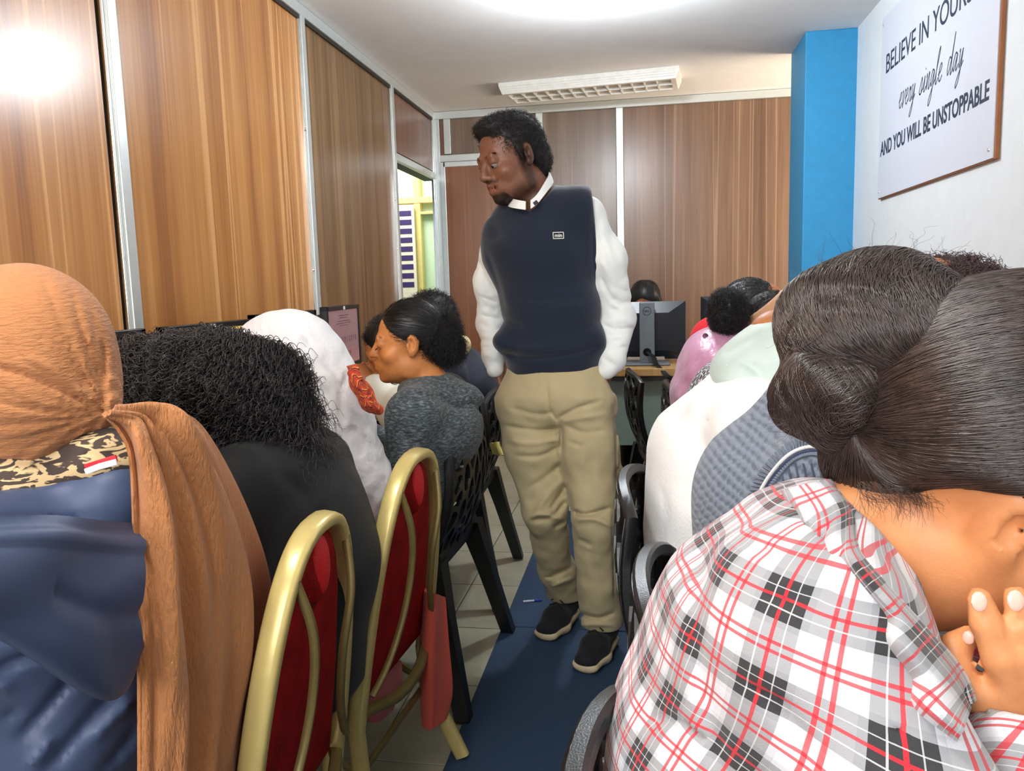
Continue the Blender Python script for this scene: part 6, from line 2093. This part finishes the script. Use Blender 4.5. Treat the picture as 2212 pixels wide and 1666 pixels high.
def build_mint():
    y = 1.70
    hc = at(1690, 775, y)
    root, J = sit('woman in sparkling mint headscarf and white fleece jacket', 1, y, .17, at(1610, 845, y), hc, (.84, 0, -.5), (.4, 0, 1), M_sk_mid, h=.011, s=.84, cx=(-.05, 0, 0))
    legs_and_shoes(J, root, M_jeans, M_shoe_blk)
    t = NT('mint_chiffon'); co = t.coord('Object')
    v = t.n.new('ShaderNodeTexVoronoi'); t.l.new(co, v.inputs['Vector']); v.inputs['Scale'].default_value = 42
    dots = t.ramp(v.outputs['Distance'], [(.035, (1, 1, 1, 1)), (.07, (0, 0, 0, 1))])
    cc = t.mix(dots, t.ramp(t.noise(co, 8, 3), [(.3, (180, 200, 194)), (.7, (200, 216, 210))]), lin((230, 236, 236)))
    M_m = t.done(cc, .6, 0, t.bump(t.noise(co, 24, 3), .25, .01), sheen=.2)
    S = Sculpt((-.02, 1.36, .80), (.62, 2.05, 1.24), .0055)
    S.ell(at(1690, 790, y), (R(118, 1690, 790, y), .115, R(108, 1690, 790, y)), k=.03)
    S.ell(at(1592, 805, y), (R(56, 1592, 805, y), .10, R(52, 1592, 805, y)), k=.05)
    S.cone(at(1600, 835, y - .06), at(1660, 850, y - .08), R(42, 1600, 835, y), R(50, 1660, 850, y), .04)
    for pts, w, a in (([(1600, 780), (1630, 800), (1660, 840)], 7, .007), ([(1545, 840), (1590, 835), (1640, 848)], 5, .005), ([(1560, 770), (1600, 745), (1660, 715)], 9, .004), ([(1540, 815), (1600, 822)], 6, -.004), ([(1620, 780), (1680, 830)], 9, .005)): S.fold(pts, y, w, a, .3)
    S.build('headscarf', M_m, root)
    M_wf = cloth_mat('white_fleece', (248, 249, 247), .9, .6, 160, .3, .02)
    S = Sculpt((-.16, 1.25, .42), (.75, 2.15, 1.04), .0075)
    top_garment(S, J, .030, .98, .95)
    S.slab(at(1500, 1200, y), at(1515, 1060, y), (.21, R(98, 1510, 1200, y)), (.21, R(92, 1510, 1060, y)), (0, 1, 0), .05).slab(at(1515, 1060, y), at(1555, 930, y), (.20, R(92, 1510, 1060, y)), (.16, R(72, 1555, 930, y)), (0, 1, 0), .05)
    S.cone(at(1530, 890, y - .10), at(1650, 880, y - .14), R(38, 1530, 890, y), R(46, 1650, 880, y), .03).cone(at(1525, 890, y), at(1620, 900, y + .15), R(40, 1530, 890, y), R(46, 1650, 880, y), .04)
    for pts, w, a in (([(1430, 1050), (1440, 1120), (1420, 1200)], 9, .004), ([(1480, 920), (1560, 905), (1640, 920)], 7, .004), ([(1405, 1190), (1470, 1170)], 8, .005)): S.fold(pts, y, w, a, .3)
    S.build('jacket', M_wf, root)


build_mint()


def build_grey():
    y = 1.16
    hc = at(2000, 715, 1.22)
    root, J = sit('woman in blue grey cable knit sweater, hidden behind the big hair bun', 1, y, .20, at(1850, 850, y), hc, (.86, 0, -.5), (.4, 0, 1), M_sk_mid, h=.011, s=.86, cx=(-.06, 0, 0))
    legs_and_shoes(J, root, M_jeans, M_shoe_blk)
    t = NT('blue_grey_cable_knit'); co = t.coord('Object')
    w1 = t.n.new('ShaderNodeTexWave'); t.l.new(t.coord('Object', (1, 1, 1), (.3, .9, .2)), w1.inputs['Vector']); w1.inputs['Scale'].default_value = 26; w1.inputs['Distortion'].default_value = 2.2; w1.inputs['Detail'].default_value = 2
    w2 = t.n.new('ShaderNodeTexWave'); t.l.new(t.coord('Object', (1, 1, 1), (0, -.6, 0)), w2.inputs['Vector']); w2.inputs['Scale'].default_value = 60; w2.inputs['Distortion'].default_value = 3
    hgt = t.math('ADD', w1.outputs['Fac'], t.math('MULTIPLY', w2.outputs['Fac'], .5))
    M_k = t.done(t.ramp(hgt, [(.2, (84, 96, 112)), (.9, (116, 128, 144))]), .9, 0, t.bump(hgt, .5, .004, t.bump(t.noise(co, 500, 2), .4, .002)), sheen=.2)
    S = Sculpt((-.10, .74, .42), (.75, 1.62, 1.14), .0065)
    top_garment(S, J, .026, .95, .95)
    S.slab(at(1650, 1250, y), at(1680, 1080, y), (.20, R(112, 1650, 1250, y)), (.20, R(108, 1680, 1080, y)), (0, 1, 0), .05).slab(at(1680, 1080, y), at(1790, 920, y), (.20, R(108, 1680, 1080, y)), (.15, R(110, 1790, 920, y)), (0, 1, 0), .06)
    S.cone(at(1760, 910, y), at(1900, 850, y), R(95, 1760, 910, y), R(90, 1900, 850, y), .05)
    S.cone(at(1780, 1040, .98), at(1900, 1100, .94), R(105, 1780, 1040, .98), R(95, 1900, 1100, .94), .05)
    neck_hole(S, J, .05, .12)
    o = S.build('sweater', M_k, root)
    # ribbed shoulder panel with piping, laid on the knitted surface
    bpy.context.view_layer.update()
    def onto(px, py, off):
        d0 = unit(at(px, py, 1.0) - EYE)
        inv = o.matrix_world.inverted()
        hit, loc, nn, _ = o.ray_cast(inv @ Vector(EYE), Vector(d0))
        if not hit: return at(px, py, .92)
        return np.array(o.matrix_world @ loc) - d0 * off
    arc = [(1622, 1120), (1640, 1066), (1668, 1020), (1705, 982), (1745, 966), (1785, 970), (1815, 990), (1834, 1020)]
    ck = catmull([(a, b, 0) for a, b in arc], 7)
    M_pw = plain('white_piping', (232, 234, 232), .7); M_pn = plain('navy_piping', (44, 58, 88), .7); M_rib = plain('grey_rib', (104, 116, 132), .9, bump=.3, bscale=400)
    hang(MB().tube([onto(p[0], p[1], .0035) for p in ck], .0022, 8).build('white_piping', M_pw, smooth=True), root)
    hang(MB().tube([onto(p[0] + 5, p[1] + 8, .0035) for p in ck], .0022, 8).build('navy_piping', M_pn, smooth=True), root)
    ctr = np.array((1735, 1060))
    rb = MB()
    for i in range(0, len(ck)):
        p = ck[i][:2]; d = (p - ctr) / np.linalg.norm(p - ctr)
        a, b = p + d * 2, p + d * 22
        rb.tube([onto(a[0], a[1], .002), onto((a[0] + b[0]) / 2, (a[1] + b[1]) / 2, .0025), onto(b[0], b[1], .0005)], .0016, 6)
        a, b = p - d * 10, p - d * 20
        rb.tube([onto(a[0], a[1], .002), onto(b[0], b[1], .002)], .0022, 6)
    o2 = rb.build('ribbing', M_rib, smooth=True); hang(o2, root); o2['kind'] = 'stuff'
    rb = MB()
    for x in range(1690, 1840, 17):
        rb.tube([onto(x + (k - 2) * 3, 1002 + k * 14, .001) for k in range(5)], .0014, 6)
    o2 = rb.build('rib_lines', plain('rib_line_dark', (70, 80, 96), .9), smooth=True); hang(o2, root); o2['kind'] = 'stuff'
    rng = np.random.default_rng(40)
    H = Sculpt(hc - .2, hc + (.25, .2, .2), .007)
    M_br = hair_mat('brown_curly_hair', (52, 34, 34), .45, .5)
    H.ell(at(2040, 660, 1.24), (R(118, 2040, 660, 1.24), .10, R(96, 2040, 660, 1.24)), k=.03).ell(at(1985, 700, 1.24), (R(95, 1985, 700, 1.24), .09, R(90, 1985, 700, 1.24)), k=.03)
    H.rough(.005, 60, 3)
    h = H.build('hair', M_br, root)
    strands('hair_curls', curls(h, 3500, .018, .004, 1.8, rng, 10), .0007, M_br, h)


build_grey()


# ---- plaid shirt, big bun, hand on the cheek: nearest on the right
def plaid_material():
    t = NT('red_black_plaid_flannel'); a = t.attr('cloth'); sp = t.n.new('ShaderNodeSeparateXYZ'); t.l.new(a.outputs['Vector'], sp.inputs[0])
    PER = 1 / .060
    def bands(sock, off):
        f = t.math('FRACT', t.math('ADD', t.math('MULTIPLY', sock, PER), off))
        W, B = (1, 1, 1, 1), (0, 0, 0, 1)
        dark = t.ramp(f, [(0, W), (.43, B), (1, B)], 'CONSTANT')
        grey = t.ramp(f, [(0, B), (.43, W), (.50, B), (.93, W)], 'CONSTANT')
        red = t.ramp(f, [(0, B), (.20, W), (.235, B), (.645, W), (.685, B), (.745, W), (.785, B)], 'CONSTANT')
        thin = t.ramp(f, [(0, B), (.105, W), (.118, B), (.318, W), (.331, B)], 'CONSTANT')
        return dark, grey, red, thin
    U = bands(sp.outputs[0], .1); Vv = bands(sp.outputs[1], .35)
    def avg(i): return t.math('MULTIPLY', t.math('ADD', U[i], Vv[i]), .5)
    tw = t.noise(t.coord('Object'), 1500, 2, .7)
    base = lin((222, 225, 230))
    c = t.mix(t.math('MULTIPLY', avg(1), .42), base, lin((140, 148, 158)))
    c = t.mix(t.math('MULTIPLY', t.math('POWER', avg(0), .85), 1.0), c, lin((36, 36, 38)))
    c = t.mix(t.math('MULTIPLY', t.math('POWER', avg(2), .2), .98), c, lin((200, 12, 34)))
    c = t.mix(t.math('MULTIPLY', avg(3), 1.1), c, lin((226, 230, 232)))
    c = t.mix(t.math('MULTIPLY', tw, .10), c, lin((120, 124, 132)))
    return t.done(c, .85, 0, t.bump(t.noise(t.coord('Object'), 900, 3), .25, .002), sheen=.2)


def build_plaid():
    s = 1.05
    F = frame((.9, -.10, -.30), (.3, -.5, 1))
    hc = V3((.298, .700, 1.036))
    y = .70
    el = {'R': V3((.205, .42, .775)), 'L': V3((.50, .90, .775))}
    wrR = at(2185, 1585, .60)
    root = thing('person', 'woman in red and black plaid shirt with big hair bun resting on her hand', 'person', (.16, y, .44))
    J = seated(1, y, .13, at(1850, 1180, .72), hc, F[1], F[2], el=el, wr={'R': wrR, 'L': V3((.44, .79, .90))}, cx=(-.05, 0, 0))
    J['hF'] = F; J['chest'] = at(1640, 1420, .72); J['waist'] = J['pelvis'] * .55 + J['chest'] * .45
    J['shR'] = at(1760, 1420, .615); J['shL'] = at(1800, 1230, .86)
    lo, hi = bounds(J, .15); lo[2] = 0; J['lo'], J['hi'] = lo, hi
    sk = skin('light_golden_brown_skin', (222, 152, 100), .45)
    B = Sculpt(lo, hi, .0056)
    Jb = dict(J); Jb['wrR'] = wrR
    body(B, Jb, J['side'], .78, head=False, arms=True, hands=False)
    sculpt_head(B, hc, F, s, True, 0, J['neck'], fem=True, nr=.054)
    B.cone(at(1880, 1180, .74), at(2070, 1130, .71), R(128, 1880, 1180, .74), R(125, 2070, 1130, .71), .04)
    B.cone(at(1900, 1260, .73), at(2090, 1230, .70), R(92, 1900, 1260, .73), R(105, 2080, 1230, .7), .04)
    B.cone(at(2075, 1200, .70), at(2230, 1290, .69), R(105, 2080, 1200, .7), R(95, 2230, 1290, .69), .03)
    E = np.array([F[0], F[1], F[2]])
    # right hand against the cheek, built from its joints
    hy = .598
    W = wrR
    B.slab(W, at(2170, 1490, hy), (R(62, 2170, 1560, hy), R(40, 2170, 1560, hy)), (R(88, 2170, 1490, hy), R(34, 2170, 1490, hy)), (1, .15, 0), .015)
    def chain(pts, rs, k=.004):
        for (a, b), (ra, rb) in zip(zip(pts[:-1], pts[1:]), zip(rs[:-1], rs[1:])): B.cone(a, b, ra, rb, k)
    r = lambda n: R(n, 2150, 1400, hy)
    chain([at(2180, 1500, hy), at(2158, 1420, hy - .012), at(2128, 1345, hy - .010), at(2117, 1292, hy - .002)], [r(34), r(34), r(30), r(26)])
    chain([at(2232, 1490, hy), at(2222, 1420, hy - .010), at(2205, 1350, hy - .008), at(2196, 1290, hy + .002)], [r(35), r(34), r(31), r(27)])
    chain([at(2275, 1490, hy + .01), at(2272, 1420, hy), at(2262, 1350, hy), at(2255, 1300, hy + .01)], [r(34), r(33), r(30), r(26)])
    chain([at(2120, 1510, hy + .004), at(2064, 1445, hy + .004), at(2062, 1398, hy + .008), at(2092, 1376, hy + .016)], [r(36), r(33), r(30), r(27)])
    chain([at(2240, 1560, hy + .02), at(2300, 1480, hy + .03), at(2320, 1400, hy + .035)], [r(40), r(36), r(30)], .01)
    sculpt_hand(B, J['wrL'], (.1, -.1, .95), (.9, .3, 0), -1, .95)
    B.build('body', sk, root, face_attrs(hc, F, s))
    eyes(hc, F, s, root)
    M_nail = plain('pale_fingernail', (246, 196, 178), .18, var=.02)
    for p, a, rr in ((at(2115, 1300, hy - .019), (.1, -.95, .2), 19), (at(2194, 1298, hy - .015), (.1, -.95, .2), 20), (at(2092, 1378, hy + .001), (-.5, -.85, .1), 14)):
        n_ = Sculpt(p - .014, p + .014, .0012)
        n_.ell(p, (r(rr) * .9, .0022, r(rr) * 1.15), frame(-V3(a), (0, 0, 1)))
        n_.build('fingernail', M_nail, root)
    legs_and_shoes(J, root, M_jeans, M_shoe_blk, .9)
    # ---- shirt
    S = Sculpt((-.12, .38, .42), (.62, 1.10, 1.06), .0048)
    sd = (0, 1, 0)
    S.slab(at(1560, 1900, .72), at(1600, 1610, .72), (.180, .118), (.190, .112), sd, .05).slab(at(1600, 1610, .72), at(1675, 1370, .72), (.190, .112), (.180, .100), sd, .05)
    S.slab(at(1675, 1370, .72), at(1780, 1215, .72), (.180, .100), (.12, .070), sd, .05)
    S.cone(at(1710, 1330, .62), at(1780, 1400, .585), R(180, 1700, 1290, .62), R(190, 1790, 1330, .585), .05)
    S.cone(at(1780, 1410, .585), J['elR'], R(195, 1790, 1330, .585), .054, .04)
    S.cone(at(1760, 1160, .86), at(1900, 1300, .90), .06, .06, .05).cone(J['shL'], J['elL'], .06, .05, .04)
    S.cone(at(1695, 1165, .74), at(1770, 1140, .72), R(92, 1700, 1150, .72), R(80, 1800, 1130, .7), .04)
    for pts, w, a in (([(1525, 1165), (1515, 1290), (1508, 1420), (1540, 1560), (1555, 1666)], 24, .006), ([(1640, 1290), (1740, 1300), (1820, 1250)], 20, .004),
                      ([(1560, 1420), (1680, 1520), (1760, 1640)], 22, .005), ([(1400, 1560), (1470, 1560), (1530, 1600)], 16, .006), ([(1720, 1110), (1780, 1150), (1800, 1200)], 12, .005), ([(1870, 1420), (1900, 1520), (1960, 1600)], 16, .005), ([(1600, 1170), (1680, 1200)], 16, .004)):
        S.fold(pts, .62, w, a, .25)
    S.rough(.0022, 30, 6)
    S.cone(at(1885, 1190, .735), at(2060, 1100, .69), R(150, 1880, 1200, .73), R(200, 2050, 1110, .70), .012, sub=True)
    a0 = at(1580, 1750, .72); a1 = at(1850, 1120, .72); ax = unit(a1 - a0)
    e1 = unit(np.cross(ax, (0, 1, 0))); e2 = np.cross(ax, e1)
    def cloth(v):
        p = v - a0
        t = p @ ax; x = p @ e1; z = p @ e2
        ang = np.arctan2(z, x)
        return np.stack([t + .006 * np.sin(ang * 3) - .02 * ang, ang * .150 + .005 * np.sin(t * 26), np.zeros(len(v))], 1)
    M_pl = plaid_material()
    so = S.build('shirt', M_pl, root, {'cloth': cloth})
    # forearm sleeve with cuff
    C = Sculpt((.08, .34, .68), (.45, .70, 1.0), .005)
    d = unit(wrR - J['elR'])
    C.cone(J['elR'], wrR - d * .022, .050, .040, .03)
    C.cone(wrR - d * .012, wrR + d * .03, .032, .046, .006, sub=True)
    C.build('sleeve', M_pl, root, {'cloth': lambda v: np.stack([(v - wrR) @ d, np.arctan2((v - wrR) @ e2, (v - wrR) @ np.cross(d, e2)) * .045, np.zeros(len(v))], 1)})
    # collar band standing round the neck and folded over
    lowp = [(1700, 1056), (1772, 1140), (1775, 1235), (1822, 1350), (1905, 1455), (1990, 1545), (2085, 1600)]
    midp = [(1745, 1034), (1822, 1090), (1834, 1180), (1890, 1275), (1975, 1370), (2060, 1470), (2096, 1530)]
    upp = [(1790, 1038), (1836, 1090), (1842, 1185), (1905, 1265), (1990, 1360), (2070, 1455), (2096, 1520)]
    bpy.context.view_layer.update()
    def onto(px, py, off, fall):
        d0 = unit(at(px, py, 1.0) - EYE)
        hit, loc, nn, _ = so.ray_cast(so.matrix_world.inverted() @ Vector(EYE), Vector(d0))
        p = np.array(so.matrix_world @ loc) if hit else None
        if p is None or np.linalg.norm(p - at(px, py, fall)) > .10: p = at(px, py, fall)
        return p - d0 * off
    yy = [.80, .715, .665, .63, .60, .58, .57]
    lowp = [(1690, 1062), (1735, 1150), (1722, 1250), (1775, 1375), (1868, 1492), (1965, 1580), (2060, 1630)]
    def dense(pl): return catmull([(p_[0], p_[1], f_) for p_, f_ in zip(pl, yy)], 5)
    U_, L_ = dense(upp), dense(lowp)
    rows = []
    for v_, off in ((0, -.014), (0, .007), (.12, .013), (.35, .016), (.65, .016), (.88, .013), (1, .009)):
        r_ = [onto(*(u_[:2] * (1 - v_) + l_[:2] * v_ + ((8, -6) if off < 0 else (0, 0))), off, u_[2] * (1 - v_) + l_[2] * v_) for u_, l_ in zip(U_, L_)]
        for k in range(2): r_[1:-1] = [(r_[i - 1] + 2 * r_[i] + r_[i + 1]) / 4 for i in range(1, len(r_) - 1)]
        rows.append(r_)
    sheet('collar', rows, M_plc, root, .004, 80, 40)
    # ---- hair
    rng = np.random.default_rng(77)
    L = lambda p: L2W(hc, F, s, p)
    M_hr = hair_mat('shiny_dark_brown_hair', (54, 42, 38), .32, .9)
    H = Sculpt((.10, .50, .93), (.50, .92, 1.26), .0048)
    hcen = at(2205, 850, .70); hr = V3((R(318, 2205, 850, .7), .115, R(262, 2205, 850, .7)))
    H.ell(hcen, hr, k=.03)
    H.ell(L((0, -.02, .040)), V3((.083, .104, .088)) * s, F, .03)
    H.cone(at(1905, 980, .735), at(2050, 960, .72), R(125, 1905, 980, .73), R(160, 2050, 960, .72), .04)
    H.ell(L((0, .135, -.02)), V3((.095, .085, .115)) * s, F, .012, sub=True)
    H.ell(at(2110, 1215, .60), (R(200, 2110, 1215, .6), .10, R(150, 2110, 1215, .6)), k=.02, sub=True)
    H.ell(L((.092, .004, -.012)), V3((.034, .040, .046)) * s, F, .01, sub=True)
    h = H.build('hair', M_hr, root)
    jt = at(1930, 900, .705)
    P, N = surface_samples(h, 26000, rng, lambda ce, no: ((no @ unit(EYE - hcen)) > -.45).astype(float))
    q = seen(P)
    P = P[(q[:, 1] < 1052 - 14 * np.sin(q[:, 0] / 23.0) + rng.normal(scale=14, size=len(P))) & (np.linalg.norm(P - jt, axis=1) > .02)][:15000]
    n = len(P)
    C = H.groom(P, lambda p: unit_rows(jt - p) + .10 * rng.normal(size=p.shape) * .3, np.minimum(rng.uniform(.03, .11, n), np.linalg.norm(P - jt, axis=1) * .9), 11, rng.uniform(.0006, .0028, n))
    strands('hair_strands', C, .00042, M_hr, h)
    U = Sculpt((.02, .50, .92), (.36, .90, 1.27), .0048)
    b1 = at(1885, 705, .735); r1 = V3((R(192, 1885, 705, .735), .085, R(160, 1885, 705, .735)))
    b2 = at(1800, 835, .725); r2_ = V3((R(120, 1800, 835, .725), .070, R(92, 1800, 835, .725)))
    U.ell(b1, r1, k=.03).ell(b2, r2_, k=.03)
    U.cone(at(1730, 880, .725), at(1800, 925, .72), R(40, 1730, 880, .725), R(32, 1800, 925, .72), .03)
    U.fold([(1720, 760), (1800, 770), (1890, 790), (1940, 850)], .70, 14, .008, .1).fold([(1760, 640), (1850, 650), (1960, 690)], .70, 16, .004, .1).rough(.003, 50, 12)
    bu = U.build('hair_bun', M_hr, root)
    P, N = surface_samples(bu, 13000, rng)
    n = len(P)
    w2 = (np.linalg.norm((P - b2) / r2_, axis=1) < np.linalg.norm((P - b1) / r1, axis=1))[:, None]
    ax1 = unit(V3((.45, -.62, .55))); ax2 = unit(V3((.15, -.90, -.35)))
    ax_ = np.where(w2, ax2, ax1) + rng.normal(scale=.13, size=P.shape)
    cen = np.where(w2, b2, b1 + V3((.03, 0, -.03))); sg = np.where(w2, -1.0, 1.0)
    C = U.groom(P, lambda p: np.cross(ax_, p - cen) * sg, rng.uniform(.03, .085, n), 10, rng.uniform(.0006, .0034, n))
    strands('bun_strands', C, .00045, M_hr, bu)
    fl = []
    for i in range(160):                       # loose hairs
        p = b1 + unit(V3((rng.normal(), rng.normal() - .6, rng.normal() + .5))) * r1
        d = unit(rng.normal(size=3) + V3((.3, 0, .3)))
        q = unit(np.cross(d, rng.normal(size=3)))
        fl.append([p + d * .004 * k + q * .0012 * k * k * rng.uniform(.3, .9) * .3 for k in range(8)])
    for i in range(420):                       # fringe at the nape and the bun's lower tip
        if i < 200: p = at(rng.uniform(1850, 2020), rng.uniform(1040, 1075), .665); d = unit(V3((.35 + rng.normal(scale=.25), -.3, -.45 + rng.normal(scale=.15))))
        else: p = at(rng.uniform(1700, 1830), rng.uniform(860, 925), .70); d = unit(V3((-.5 + rng.normal(scale=.4), -.1, -.7 + rng.normal(scale=.3))))
        q = unit(np.cross(d, rng.normal(size=3)))
        fl.append([p + d * .0028 * k + q * .0003 * k * k for k in range(8)])
    strands('loose_hair', np.array(fl), .00016, M_hr, bu)


def plaid_collar_material():
    t = plaid_material
    return t()


M_plc = plaid_material()
# the collar sheet carries 0..1 cloth coordinates: scale them to metres
for nd in M_plc.node_tree.nodes:
    if nd.type == 'ATTRIBUTE':
        mp = M_plc.node_tree.nodes.new('ShaderNodeMapping'); mp.inputs['Scale'].default_value = (.24, .085, 1); mp.inputs['Location'].default_value = (.02, .03, 0)
        outs = [l.to_socket for l in nd.outputs['Vector'].links]
        M_plc.node_tree.links.new(nd.outputs['Vector'], mp.inputs[0])
        for sck in outs: M_plc.node_tree.links.new(mp.outputs[0], sck)
        break
build_plaid()
